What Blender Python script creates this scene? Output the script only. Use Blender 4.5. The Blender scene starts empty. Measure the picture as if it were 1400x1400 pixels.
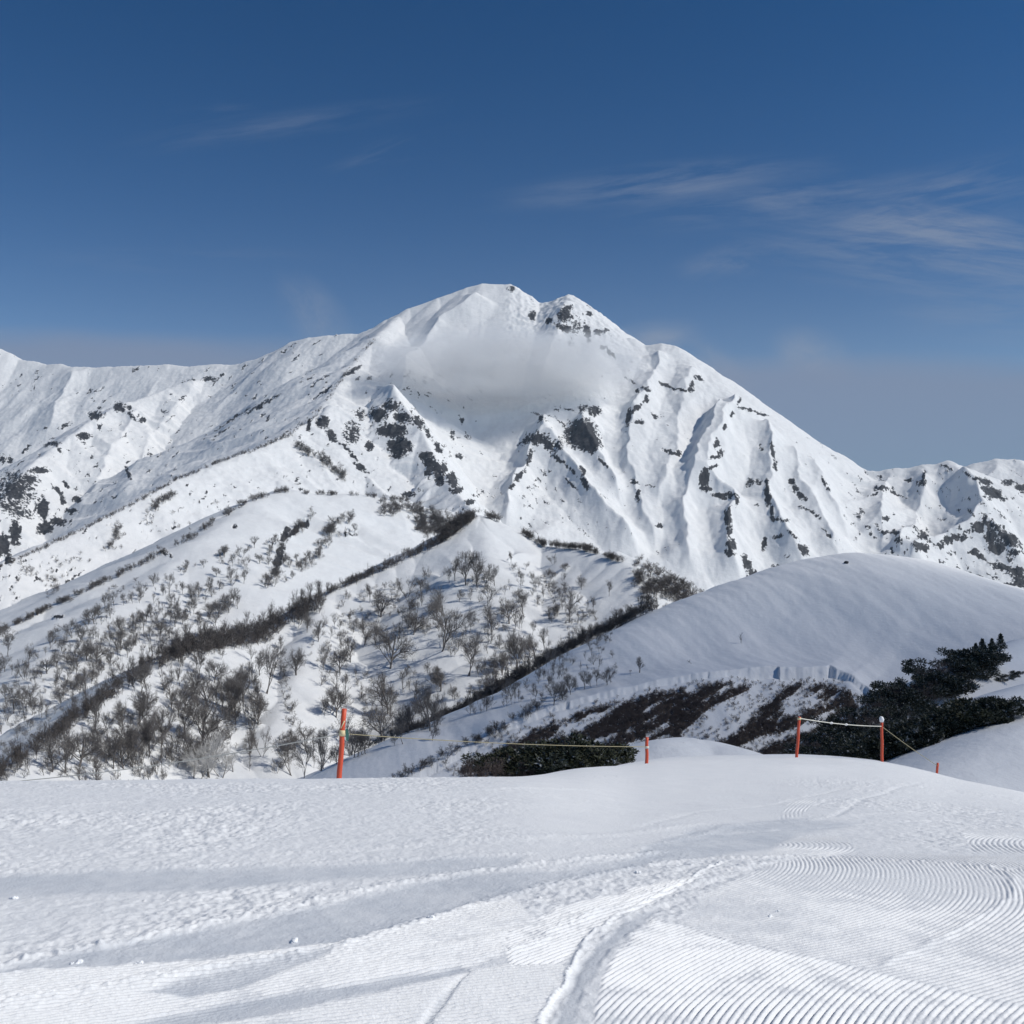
import bpy, math, random
import numpy as np

SC = bpy.context.scene
COL = SC.collection
# ------------------------------------------------------------------ camera, sky, sun, exposure
EYE = 1.6          # eye height above the snow at the camera's feet
F = 1400.0         # focal length in picture units; HV = row of the level horizon
HV = 740.0
cam_d = bpy.data.cameras.new('camera')
cam_d.sensor_width = 36.0
cam_d.lens = 36.0
cam_d.shift_y = (HV - 700.0) / F
cam_d.clip_start = 0.1
cam_d.clip_end = 30000
cam = bpy.data.objects.new('camera', cam_d)
cam.location = (0, 0, EYE)
cam.rotation_euler = (math.radians(90), 0, 0)
COL.objects.link(cam)
SC.camera = cam

SUN_EL = math.radians(42)
SUN_AZ = math.radians(104)      # clockwise from the view direction (+Y): right, slightly behind
sun_dir = (math.sin(SUN_AZ) * math.cos(SUN_EL), math.cos(SUN_AZ) * math.cos(SUN_EL), math.sin(SUN_EL))
sun_d = bpy.data.lights.new('sun', 'SUN')
sun_d.energy = 3.5
sun_d.angle = math.radians(0.6)
sun_d.color = (1.0, 0.965, 0.895)
sun = bpy.data.objects.new('sun', sun_d)
import mathutils
sun.rotation_euler = mathutils.Vector(sun_dir).to_track_quat('Z', 'Y').to_euler()
sun.location = (300, -100, 300)
COL.objects.link(sun)

W = bpy.data.worlds.new('World')
SC.world = W
W.use_nodes = True
wn, wl = W.node_tree.nodes, W.node_tree.links
wn.clear()


def N(nodes, kind, **kw):
    n = nodes.new(kind)
    for k, v in kw.items():
        if k.startswith('i_'):
            n.inputs[k[2:].replace('_', ' ')].default_value = v
        else:
            setattr(n, k, v)
    return n


def math_node(nodes, links, op, a, b=None, c=None, clamp=False):
    n = nodes.new('ShaderNodeMath')
    n.operation = op
    n.use_clamp = clamp
    for i, x in enumerate((a, b, c)):
        if x is None:
            continue
        if isinstance(x, (int, float)):
            n.inputs[i].default_value = x
        else:
            links.new(x, n.inputs[i])
    return n.outputs[0]


def build_world():
    M = lambda op, a, b=None, c=None, clamp=False: math_node(wn, wl, op, a, b, c, clamp)
    sky = N(wn, 'ShaderNodeTexSky', sky_type='NISHITA', sun_disc=False, sun_elevation=SUN_EL,
            sun_rotation=SUN_AZ, altitude=2000, air_density=1.0, dust_density=0.15, ozone_density=2.5)
    gam = N(wn, 'ShaderNodeGamma'); gam.inputs[1].default_value = 1.25
    wl.new(sky.outputs[0], gam.inputs[0])
    mul = N(wn, 'ShaderNodeMix', data_type='RGBA', blend_type='MULTIPLY'); mul.inputs[0].default_value = 1
    wl.new(gam.outputs[0], mul.inputs[6]); mul.inputs[7].default_value = SKY_TINT
    tc0 = N(wn, 'ShaderNodeTexCoord'); sp0 = N(wn, 'ShaderNodeSeparateXYZ'); wl.new(tc0.outputs['Generated'], sp0.inputs[0])
    ez = M('EXPONENT', M('MULTIPLY', M('MAXIMUM', sp0.outputs[2], 0.16), -10.8))
    ag = N(wn, 'ShaderNodeVectorMath', operation='SCALE'); ag.inputs[0].default_value = AIRGLOW; wl.new(ez, ag.inputs['Scale'])
    adds = N(wn, 'ShaderNodeVectorMath', operation='ADD'); wl.new(mul.outputs[2], adds.inputs[0]); wl.new(ag.outputs[0], adds.inputs[1])
    # thin cirrus and a low cloud bank, laid out by direction on the sky
    tc = N(wn, 'ShaderNodeTexCoord')
    sep = N(wn, 'ShaderNodeSeparateXYZ'); wl.new(tc.outputs['Generated'], sep.inputs[0])
    ymax = M('MAXIMUM', sep.outputs[1], 0.15)
    gx = M('DIVIDE', sep.outputs[0], ymax)      # tangent of azimuth
    gz = M('DIVIDE', sep.outputs[2], ymax)      # tangent of elevation
    comb = N(wn, 'ShaderNodeCombineXYZ'); wl.new(gx, comb.inputs[0]); wl.new(gz, comb.inputs[1])

    def wisp(cu, cv, ang, ru, rv, strength, seed, sx=6.0, sy=48.0, lo=0.42, hi=0.78):
        cx, cz = (cu - 700) / F, (HV - cv) / F
        mp = N(wn, 'ShaderNodeMapping', vector_type='TEXTURE')
        mp.inputs['Location'].default_value = (cx, cz, 0)
        mp.inputs['Rotation'].default_value = (0, 0, math.radians(ang))
        wl.new(comb.outputs[0], mp.inputs[0])
        dist = N(wn, 'ShaderNodeVectorMath', operation='MULTIPLY')
        wl.new(mp.outputs[0], dist.inputs[0]); dist.inputs[1].default_value = (F / ru, F / rv, 0)
        ln = N(wn, 'ShaderNodeVectorMath', operation='LENGTH'); wl.new(dist.outputs[0], ln.inputs[0])
        fall = N(wn, 'ShaderNodeMapRange', interpolation_type='SMOOTHSTEP')
        fall.inputs[1].default_value = 1.0; fall.inputs[2].default_value = 0.0
        fall.inputs[3].default_value = 0.0; fall.inputs[4].default_value = 1.0
        wl.new(ln.outputs['Value'], fall.inputs[0])
        ns = N(wn, 'ShaderNodeVectorMath', operation='MULTIPLY')
        wl.new(mp.outputs[0], ns.inputs[0]); ns.inputs[1].default_value = (sx, sy, 1)
        ad = N(wn, 'ShaderNodeVectorMath', operation='ADD'); wl.new(ns.outputs[0], ad.inputs[0])
        ad.inputs[1].default_value = (seed, seed * 1.7, seed * .3)
        nz = N(wn, 'ShaderNodeTexNoise'); nz.inputs['Scale'].default_value = 1.0
        nz.inputs['Detail'].default_value = 10; nz.inputs['Roughness'].default_value = 0.66
        nz.inputs['Distortion'].default_value = 0.35
        wl.new(ad.outputs[0], nz.inputs['Vector'])
        r = N(wn, 'ShaderNodeMapRange'); r.inputs[1].default_value = lo; r.inputs[2].default_value = hi
        wl.new(nz.outputs[0], r.inputs[0])
        m = M('MULTIPLY', fall.outputs[0], r.outputs[0])
        return M('MULTIPLY', m, strength * 1.7)

    total = None
    for w in [(380, 172, 8, 300, 26, 0.19, 1.3), (540, 205, 16, 130, 26, 0.22, 4.1), (270, 158, 10, 120, 18, .2, 5.9),
              (910, 250, 6, 300, 36, 0.42, 2.2), (1080, 275, 6, 300, 45, 0.36, 9.4),
              (1290, 270, 14, 230, 60, 0.42, 3.7), (1290, 350, -6, 360, 80, 0.50, 6.6), (1180, 330, 6, 260, 40, .34, 15.2), (1330, 310, -8, 240, 44, .4, 17.7),
              (1000, 358, 8, 100, 30, 0.34, 8.2, 14, 30), (1360, 420, -4, 200, 70, 0.30, 5.5),
              (432, 432, -50, 90, 46, 0.42, 7.7, 14, 22, .3, .7), (1112, 488, -20, 75, 48, 0.5, 2.9, 16, 20, .22, .62),
              (885, 465, 10, 90, 34, 0.5, 11.2, 12, 24, .25, .65), (250, 355, 0, 260, 26, 0.14, 12.4),
              (985, 500, -40, 80, 30, 0.45, 13.1, 10, 20, .3, .7)]:
        m = wisp(*w)
        total = m if total is None else M('ADD', total, m)
    total = M('MINIMUM', total, 0.6)
    mixc = N(wn, 'ShaderNodeMix', data_type='RGBA')
    wl.new(total, mixc.inputs[0]); wl.new(adds.outputs[0], mixc.inputs[6]); mixc.inputs[7].default_value = CLOUD_COL
    # cloud bank low over the horizon, mauve grey
    nb = N(wn, 'ShaderNodeTexNoise'); nb.inputs['Scale'].default_value = 5; nb.inputs['Detail'].default_value = 5
    sb = N(wn, 'ShaderNodeVectorMath', operation='MULTIPLY'); wl.new(comb.outputs[0], sb.inputs[0])
    sb.inputs[1].default_value = (0.6, 2.6, 1); wl.new(sb.outputs[0], nb.inputs['Vector'])
    # top of the bank sits a little higher on the left
    top = M('MULTIPLY_ADD', gx, -0.03, 0.178)
    top = M('ADD', top, M('MULTIPLY', M('SUBTRACT', nb.outputs[0], 0.5), 0.05))
    d = M('SUBTRACT', top, gz)
    bank = N(wn, 'ShaderNodeMapRange', interpolation_type='SMOOTHSTEP')
    bank.inputs[1].default_value = -0.02; bank.inputs[2].default_value = 0.012
    bank.inputs[3].default_value = 0; bank.inputs[4].default_value = 0.80
    wl.new(d, bank.inputs[0])
    mixb = N(wn, 'ShaderNodeMix', data_type='RGBA')
    wl.new(bank.outputs[0], mixb.inputs[0]); wl.new(mixc.outputs[2], mixb.inputs[6]); mixb.inputs[7].default_value = BANK_COL
    bg = N(wn, 'ShaderNodeBackground'); bg.inputs[1].default_value = SKY_STRENGTH
    wl.new(mixb.outputs[2], bg.inputs[0])
    out = N(wn, 'ShaderNodeOutputWorld'); wl.new(bg.outputs[0], out.inputs[0])


SKY_STRENGTH = 0.075
SKY_TINT = (0.07, 0.45, 0.64, 1)
AIRGLOW = (9.5, 6.4, 0.6)
CLOUD_COL = (3.4, 4.0, 5.2, 1)
BANK_COL = (2.75, 3.35, 4.75, 1)
build_world()
SC.view_settings.view_transform = 'Standard'
SC.view_settings.look = 'None'
SC.view_settings.gamma = 1.0
SC.view_settings.exposure = 0.0
SC.cycles.max_bounces = 6
SC.cycles.diffuse_bounces = 3
SC.cycles.volume_bounces = 2
SC.cycles.volume_step_rate = 1.0

HAZE = 0.00003
# ------------------------------------------------------------------ noise
_rs = np.random.RandomState(7)
_perm = _rs.permutation(4096).astype(np.int32)
_g = _rs.rand(4096) * 2 * np.pi
_gx, _gy = np.cos(_g).astype(np.float32), np.sin(_g).astype(np.float32)


def perlin(x, y, seed=0):
    x = np.asarray(x, np.float32) + np.float32(seed * 17.13)
    y = np.asarray(y, np.float32) + np.float32(seed * 9.71)
    xi = np.floor(x).astype(np.int32); yi = np.floor(y).astype(np.int32)
    fx, fy = x - xi, y - yi
    u = fx * fx * fx * (fx * (fx * 6 - 15) + 10); v = fy * fy * fy * (fy * (fy * 6 - 15) + 10)

    def g(ix, iy, dx, dy):
        h = _perm[(_perm[ix & 4095] + iy) & 4095]
        return _gx[h] * dx + _gy[h] * dy
    a = g(xi, yi, fx, fy); b = g(xi + 1, yi, fx - 1, fy)
    c = g(xi, yi + 1, fx, fy - 1); d = g(xi + 1, yi + 1, fx - 1, fy - 1)
    return (a + (b - a) * u) * (1 - v) + (c + (d - c) * u) * v


def fbm(x, y, octv=4, seed=0, gain=0.5):
    s, a, f = 0, 1.0, 1.0
    for o in range(octv):
        s = s + a * perlin(x * f, y * f, seed + o * 3)
        a *= gain; f *= 2.03
    return s


def sstep(a, b, x):
    t = np.clip((x - a) / (b - a), 0, 1)
    return t * t * (3 - 2 * t)


def P(u, v, Y):
    return ((u - 700.0) / F * Y, Y, EYE + (HV - v) / F * Y)


def seg_dist(px, py, pts, extra=None):
    """distance to a polyline; returns d, arclength s, interpolated extra value, side (+1 = right of travel)"""
    best = np.full(px.shape, 1e12, np.float32)
    S = np.zeros(px.shape, np.float32); E = np.zeros(px.shape, np.float32); side = np.ones(px.shape, np.float32)
    acc = 0.0
    for i in range(len(pts) - 1):
        x0, y0 = pts[i][0], pts[i][1]; x1, y1 = pts[i + 1][0], pts[i + 1][1]
        dx, dy = x1 - x0, y1 - y0
        L2 = dx * dx + dy * dy + 1e-9; L = math.sqrt(L2)
        t = np.clip(((px - x0) * dx + (py - y0) * dy) / L2, 0, 1)
        ex = px - (x0 + t * dx); ey = py - (y0 + t * dy)
        d2 = ex * ex + ey * ey
        m = d2 < best
        best = np.where(m, d2, best)
        S = np.where(m, acc + t * L, S)
        if extra is not None:
            E = np.where(m, extra[i] + t * (extra[i + 1] - extra[i]), E)
        side = np.where(m, np.where(dx * ey - dy * ex < 0, 1.0, -1.0), side)
        acc += L
    return np.sqrt(best), S, E, side


# ------------------------------------------------------------------ materials
def new_mat(name):
    m = bpy.data.materials.new(name); m.use_nodes = True
    nt = m.node_tree; nt.nodes.clear()
    out = nt.nodes.new('ShaderNodeOutputMaterial')
    bs = nt.nodes.new('ShaderNodeBsdfPrincipled')
    nt.links.new(bs.outputs[0], out.inputs[0])
    return m, nt.nodes, nt.links, bs


def simple_mat(name, col, rough=0.8, var=0.25, scale=3.0, metallic=0.0):
    m, n, l, bs = new_mat(name)
    tc = n.new('ShaderNodeTexCoord')
    nz = N(n, 'ShaderNodeTexNoise'); nz.inputs['Scale'].default_value = scale; nz.inputs['Detail'].default_value = 4
    l.new(tc.outputs['Object'], nz.inputs['Vector'])
    r = N(n, 'ShaderNodeMapRange'); r.inputs[3].default_value = 1 - var; r.inputs[4].default_value = 1 + var
    l.new(nz.outputs[0], r.inputs[0])
    mx = N(n, 'ShaderNodeVectorMath', operation='SCALE'); mx.inputs[0].default_value = col[:3]
    l.new(r.outputs[0], mx.inputs['Scale'])
    l.new(mx.outputs[0], bs.inputs['Base Color'])
    bs.inputs['Roughness'].default_value = rough; bs.inputs['Metallic'].default_value = metallic
    return m


def terrain_mat(name, bump_scale, bump_dist, rock=True, rock_lo=(0.010, 0.012, 0.017, 1), rock_hi=(0.075, 0.075, 0.08, 1), tone_lo=(0.80, 0.81, 0.82, 1), tone_hi=(0.90, 0.90, 0.895, 1)):
    m, n, l, bs = new_mat(name)
    geo = n.new('ShaderNodeNewGeometry')
    nz = N(n, 'ShaderNodeTexNoise'); nz.inputs['Scale'].default_value = bump_scale
    nz.inputs['Detail'].default_value = 6; nz.inputs['Roughness'].default_value = 0.6
    l.new(geo.outputs['Position'], nz.inputs['Vector'])
    snow = N(n, 'ShaderNodeMix', data_type='RGBA')
    l.new(nz.outputs[0], snow.inputs[0])
    snow.inputs[6].default_value = tone_lo; snow.inputs[7].default_value = tone_hi
    col = snow.outputs[2]
    bp = N(n, 'ShaderNodeBump'); bp.inputs['Strength'].default_value = 0.6; bp.inputs['Distance'].default_value = bump_dist
    l.new(nz.outputs[0], bp.inputs['Height'])
    l.new(bp.outputs[0], bs.inputs['Normal'])
    if rock:
        at = N(n, 'ShaderNodeAttribute', attribute_name='rock')
        n2 = N(n, 'ShaderNodeTexNoise'); n2.inputs['Scale'].default_value = bump_scale * 2.0
        n2.inputs['Detail'].default_value = 7; n2.inputs['Roughness'].default_value = 0.68
        l.new(geo.outputs['Position'], n2.inputs['Vector'])
        rk = N(n, 'ShaderNodeValToRGB')
        rk.color_ramp.elements[0].position = 0.3; rk.color_ramp.elements[0].color = rock_lo
        rk.color_ramp.elements[1].position = 0.7; rk.color_ramp.elements[1].color = rock_hi
        l.new(n2.outputs[0], rk.inputs[0])
        a = math_node(n, l, 'ADD', at.outputs['Fac'], math_node(n, l, 'MULTIPLY', math_node(n, l, 'SUBTRACT', n2.outputs[0], 0.5), 2.3))
        r = N(n, 'ShaderNodeMapRange'); r.inputs[1].default_value = 0.47; r.inputs[2].default_value = 0.60
        l.new(a, r.inputs[0])
        mx = N(n, 'ShaderNodeMix', data_type='RGBA')
        l.new(r.outputs[0], mx.inputs[0]); l.new(col, mx.inputs[6]); l.new(rk.outputs[0], mx.inputs[7])
        col = mx.outputs[2]
    l.new(col, bs.inputs['Base Color'])
    bs.inputs['Roughness'].default_value = 0.75
    bs.inputs['Specular IOR Level'].default_value = 0.2
    return m


# ------------------------------------------------------------------ mesh helpers
def grid_object(name, X, Y, Z, mat, mask=None, attrs=None, kind='structure', label=None, cat=None):
    """mesh from 2-D arrays; mask selects quads"""
    R, Cn = X.shape
    idx = np.arange(R * Cn, dtype=np.int32).reshape(R, Cn)
    q = np.stack([idx[:-1, :-1], idx[:-1, 1:], idx[1:, 1:], idx[1:, :-1]], -1).reshape(-1, 4)
    if mask is not None:
        q = q[mask.reshape(-1)]
        used = np.zeros(R * Cn, bool); used[q.reshape(-1)] = True
        remap = np.cumsum(used).astype(np.int32) - 1
        q = remap[q]
    else:
        used = np.ones(R * Cn, bool)
    co = np.stack([X.reshape(-1)[used], Y.reshape(-1)[used], Z.reshape(-1)[used]], -1).astype(np.float32)
    me = mesh_from(name, co, q)
    for k, v in (attrs or {}).items():
        a = me.attributes.new(k, 'FLOAT', 'POINT')
        a.data.foreach_set('value', v.reshape(-1)[used].astype(np.float32))
    me.materials.append(mat)
    o = bpy.data.objects.new(name, me)
    COL.objects.link(o)
    o['kind'] = kind
    if label:
        o['label'] = label
    if cat:
        o['category'] = cat
    return o


def mesh_from(name, co, faces, smooth=True):
    """co (n,3); faces (m,k) array"""
    me = bpy.data.meshes.new(name)
    k = faces.shape[1]
    me.vertices.add(len(co)); me.loops.add(faces.size); me.polygons.add(len(faces))
    me.vertices.foreach_set('co', np.ascontiguousarray(co, np.float32).reshape(-1))
    me.loops.foreach_set('vertex_index', np.ascontiguousarray(faces, np.int32).reshape(-1))
    me.polygons.foreach_set('loop_start', np.arange(0, faces.size, k, dtype=np.int32))
    me.polygons.foreach_set('use_smooth', np.full(len(faces), smooth, bool))
    me.update(calc_edges=True)
    return me


# ------------------------------------------------------------------ far terrain: one height field built from ridge lines
def cols(step, reach):
    c = list(np.arange(-60, 1460.01, step))
    x = 1460.0; d = step * 3
    right = []
    while x < reach:
        x += d; d *= 1.25 if d < 60 else 1.0
        right.append(x)
    left = [1400 - r for r in reversed(right)]
    return np.array(left + c + right, np.float32)


UC = cols(1.25, 2600)
rows = []
y = 42.0
while y < 3200:
    rows.append(y)
    if y < 100: y += 0.45
    elif y < 190: y += 0.45
    elif y < 450: y += 0.75
    elif y < 950: y += 2.2
    elif y < 1050: y += 3
    elif y < 2000: y += 2.3
    elif y < 2300: y += 6
    else: y += 30
YR = np.array(rows, np.float32)
A = (UC - 700) / F
GY = np.repeat(YR[:, None], len(UC), 1)
GX = A[None, :] * GY
print('far grid', GX.shape)

# name: (points (u, v, Y), slope left, slope right, crest radius, flute height, flute length)
SKYLINE = [(-900, 420, 2500), (-200, 445, 2300), (-40, 470, 2220), (0, 476, 2200), (12, 481, 2190), (28, 491, 2180), (60, 496, 2150), (100, 502, 2100),
           (150, 501, 2080), (200, 500, 2050), (260, 500, 2030), (330, 494, 2000), (370, 482, 1985), (400, 468, 1975), (425, 461, 1960), (450, 458, 1950),
           (490, 458, 1930), (510, 449, 1930), (530, 437, 1930), (560, 421, 1930), (600, 407, 1940), (640, 393, 1950),
           (660, 388, 1950), (683, 389, 1945), (696, 389, 1940), (705, 399, 1935), (722, 404, 1925), (735, 413, 1915), (752, 412, 1900), (766, 407, 1885),
           (777, 404, 1880), (790, 416, 1870), (806, 428, 1850), (816, 441, 1840), (832, 454, 1820), (850, 462, 1805), (862, 460, 1795), (880, 470, 1780),
           (905, 471, 1765), (922, 473, 1755), (936, 483, 1740), (955, 505, 1720), (975, 523, 1705), (988, 540, 1690), (1000, 544, 1680), (1012, 542, 1670),
           (1030, 553, 1660), (1050, 570, 1650), (1075, 592, 1635), (1100, 612, 1620), (1130, 630, 1610), (1162, 642, 1600), (1200, 644, 1590),
           (1240, 642, 1575), (1262, 637, 1565), (1280, 636, 1560), (1296, 632, 1555), (1312, 637, 1550), (1340, 646, 1550), (1400, 662, 1560), (1600, 690, 1600), (2300, 700, 1900)]
GROUPS = {
    'mountain': [
        (SKYLINE, 0.7, 0.78, 6, 8, 110),
        ([(1310, 645, 1990), (1335, 633, 1980), (1362, 627, 1970), (1385, 629, 1960), (1420, 636, 1950), (1700, 640, 1990)], 0.6, 0.6, 12, 15, 90),
    ],
    'high_ridge': [
        # long spur falling from the summit shoulder to the lower left
        ([(545, 432, 1900), (515, 462, 1760), (480, 500, 1620), (455, 535, 1500), (440, 557, 1420), (420, 578, 1360), (400, 592, 1310), (350, 614, 1220),
          (290, 634, 1130), (240, 656, 1050), (190, 684, 970), (130, 714, 890), (60, 745, 820), (0, 772, 760), (-200, 860, 640), (-700, 960, 600)], 0.62, 0.62, 8, 8, 61),
        # left mountain's rocky rib
        ([(300, 512, 1990), (230, 530, 1900), (165, 553, 1800), (130, 572, 1720), (100, 592, 1650), (60, 622, 1560), (25, 655, 1450), (0, 690, 1350), (-80, 760, 1200), (-300, 850, 1050)], 0.7, 0.7, 6, 10, 55),
    ],
    'rocky_spur': [
        ([(515, 530, 1560), (545, 548, 1450), (575, 585, 1380), (605, 640, 1280), (630, 680, 1200), (655, 712, 1130), (690, 760, 1050)], 0.95, 0.85, 3, 16, 30),
        ([(450, 553, 1415), (432, 585, 1350), (412, 625, 1280), (390, 662, 1210), (360, 710, 1120)], 0.6, 0.75, 4, 6, 30),
        ([(462, 556, 1420), (475, 600, 1350), (495, 640, 1280), (520, 668, 1220), (560, 700, 1150)], 0.8, 0.7, 3, 8, 26),
    ],
    'foothill': [
        ([(-500, 1150, 330), (-200, 975, 420), (0, 866, 520), (60, 834, 560), (150, 790, 610), (210, 760, 645), (260, 733, 680), (300, 706, 715), (340, 684, 745), (385, 669, 790),
          (430, 676, 820), (490, 676, 850), (550, 684, 880), (600, 700, 900), (650, 722, 920), (720, 770, 940)], 0.6, 0.55, 10, 7, 55),
        # minor rib in the middle of the slope, with its rocky gully
        ([(500, 680, 850), (470, 705, 790), (440, 740, 730), (400, 790, 660), (340, 840, 590), (260, 880, 520)], 0.45, 0.5, 8, 5, 40),
        ([(330, 700, 715), (270, 740, 640), (200, 800, 560), (120, 860, 490), (40, 930, 420)], 0.4, 0.42, 10, 5, 40),
    ],
    'spur': [
        ([(-500, 1500, 110), (-150, 1180, 160), (0, 1064, 200), (60, 1016, 225), (120, 972, 250), (200, 912, 290), (250, 886, 310), (300, 880, 325), (350, 872, 342), (400, 843, 362), (440, 817, 378),
          (500, 788, 396), (560, 762, 410), (600, 742, 420), (630, 720, 428), (655, 704, 432), (690, 722, 430), (740, 746, 424), (770, 750, 415), (800, 752, 405), (835, 760, 392), (862, 776, 378),
          (875, 800, 364), (885, 822, 350), (900, 845, 335), (930, 885, 310), (980, 960, 270)], 0.62, 0.62, 4, 9, 34),
        ([(845, 756, 440), (875, 768, 436), (905, 784, 430), (935, 802, 424), (965, 818, 418), (1010, 850, 405), (1100, 930, 380)], 0.7, 0.75, 3, 6, 20),
        # ribs on the face of the spur
        ([(655, 712, 425), (668, 760, 395), (672, 820, 362), (665, 900, 325), (650, 980, 295)], 0.5, 0.55, 5, 3, 18),
        ([(440, 820, 374), (425, 870, 345), (400, 930, 312), (372, 1000, 280), (350, 1070, 255)], 0.5, 0.6, 4, 3, 18),
        ([(800, 760, 398), (780, 810, 370), (745, 880, 338), (705, 950, 305)], 0.5, 0.5, 5, 3, 18),
    ],
    'knoll': [
        ([(400, 1160, 118), (540, 1064, 150), (600, 1026, 162), (700, 971, 182), (760, 938, 194), (820, 903, 206), (900, 852, 222), (960, 820, 235), (1000, 804, 241), (1050, 786, 247), (1100, 770, 252),
          (1140, 760, 255), (1180, 757, 256), (1215, 762, 256), (1250, 774, 254), (1300, 797, 250), (1350, 818, 248), (1400, 834, 250), (1600, 870, 260), (2300, 880, 300)], 0.7, 0.26, 14, 0.0, 60),
    ],
    'evergreen_ridge': [
        ([(1040, 1075, 84), (1100, 1040, 90), (1150, 1004, 98), (1200, 968, 108), (1290, 915, 122), (1370, 886, 136), (1450, 862, 150), (1700, 830, 180)], 0.75, 0.55, 2, 1.5, 12),
        ([(1150, 1085, 70), (1230, 1030, 78), (1300, 985, 86), (1380, 950, 95), (1500, 915, 110), (1800, 880, 140)], 0.5, 0.5, 2, 1.0, 12),
    ],
    'snow_mound': [
        ([(1240, 1100, 50), (1290, 1060, 53), (1330, 1038, 56), (1370, 1012, 59), (1400, 992, 62), (1480, 950, 68), (1700, 900, 80)], 0.5, 0.35, 3, 0.4, 10),
        ([(860, 1042, 58), (885, 1022, 60), (910, 1009, 61), (935, 1007, 62), (960, 1010, 62), (990, 1018, 61), (1030, 1036, 60)], 0.5, 0.4, 2, 0.2, 8),
        ([(300, 1180, 46), (560, 1085, 50), (640, 1066, 52), (700, 1058, 54), (780, 1052, 55), (860, 1050, 56)], 0.4, 0.4, 2, 0.3, 8),
    ],
}


def smooth_line(w, k):
    if k == 1:
        return w
    w = np.array(w); out = []
    for i in range(len(w) - 1):
        p0, p1, p2, p3 = w[max(i - 1, 0)], w[i], w[i + 1], w[min(i + 2, len(w) - 1)]
        for j in range(k):
            t = j / k
            out.append(0.5 * (2 * p1 + (p2 - p0) * t + (2 * p0 - 5 * p1 + 4 * p2 - p3) * t * t + (3 * p1 - p0 - 3 * p2 + p3) * t ** 3))
    out.append(w[-1])
    return [tuple(float(c) for c in p) for p in out]


def ridge_height(px, py, spec, seed):
    pts, sl, sr, r, fa, fl = spec
    w = smooth_line([P(*p) for p in pts], {60: 5, 34: 2, 12: 2}.get(fl, 1))
    h = np.full(px.shape, -1e9, np.float32)
    dmin = np.full(px.shape, 1e9, np.float32)
    ws = np.zeros(px.shape, np.float32); wsum = np.zeros(px.shape, np.float32)
    acc = 0.0
    for i in range(len(w) - 1):
        (x0, y0, z0), (x1, y1, z1) = w[i], w[i + 1]
        dx, dy = x1 - x0, y1 - y0
        L = math.hypot(dx, dy) + 1e-6
        t = np.clip(((px - x0) * dx + (py - y0) * dy) / (L * L), 0, 1)
        ex = px - (x0 + t * dx); ey = py - (y0 + t * dy)
        d = np.sqrt(ex * ex + ey * ey)
        perp = -((px - x0) * -dy + (py - y0) * dx) / L        # > 0 on the right of travel
        sd = np.clip(perp / (d + 1e-3), -1, 1) * 0.5 + 0.5
        slope = sl + (sr - sl) * sd
        h = np.maximum(h, z0 + t * (z1 - z0) - slope * (np.sqrt(d * d + r * r) - r))
        dmin = np.minimum(dmin, d)
        wt = (d * d * 1e-2 + 0.5) ** -4
        ws += wt * (acc + t * L); wsum += wt
        acc += L
    s = ws / wsum
    if fa:
        wob = perlin(px / (fl * 1.7), py / (fl * 1.7), seed + 40) * 0.8
        n = perlin(s / fl + wob, dmin / (fl * 3.5) + seed, seed + 5) + 0.45 * perlin(s / fl * 2.3 + wob * 2, dmin / (fl * 2), seed + 9)
        rid = 0.45 - np.abs(n) * 1.6
        if seed == 0:      # the summit dome is smooth, wind-packed snow
            rid = rid * (1 - 0.9 * np.exp(-((px / py * F - (-75)) / 140) ** 2))
        h = h + fa * rid * sstep(r * 0.5, fl * 1.1, dmin)
    return h, dmin, s, None


GNAMES = list(GROUPS)
H = np.full(GX.shape, -1e9, np.float32); GID = np.zeros(GX.shape, np.int8)
for gi, g in enumerate(GNAMES):
    for k, spec in enumerate(GROUPS[g]):
        ys = [p[2] for p in spec[0]]
        r0 = int(np.searchsorted(YR, min(ys) - (1000 if gi < 3 else 400 if gi < 5 else 2000)))
        r1 = int(np.searchsorted(YR, max(ys) + (2500 if gi < 1 else 900 if gi < 3 else 600)))
        h, d, s, side = ridge_height(GX[r0:r1], GY[r0:r1], spec, gi * 10 + k)
        m = h > H[r0:r1]
        H[r0:r1] = np.where(m, h, H[r0:r1]); GID[r0:r1] = np.where(m, gi, GID[r0:r1])

# cornice on the knoll
LIP = [(500, 1090, 134), (640, 1022, 148), (700, 990, 152), (760, 964, 156), (800, 952, 158), (850, 940, 160), (900, 930, 162), (960, 920, 164), (1000, 915, 166), (1060, 911, 168), (1130, 909, 170),
       (1160, 922, 168), (1185, 940, 166), (1210, 975, 160), (1260, 1010, 150)]
LIP = [(u, v, Y + 17) for u, v, Y in LIP]
lip = [P(*p) for p in LIP]
r0, r1 = int(np.searchsorted(YR, 80)), int(np.searchsorted(YR, 300))
px, py = GX[r0:r1], GY[r0:r1]
wx = px + 1.3 * perlin(px / 6, py / 6, 61) + 0.45 * perlin(px / 2.3, py / 2.3, 62)
wy = py + 2.4 * perlin(px / 5, py / 5, 63) + 0.8 * perlin(px / 2.0, py / 2.0, 64)
dw, s, _, sidew = seg_dist(wx, wy, lip, None)
d, s, _, side = seg_dist(px, py, lip, None)
zs = np.zeros(px.shape, np.float32); zw = np.zeros(px.shape, np.float32)
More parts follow.
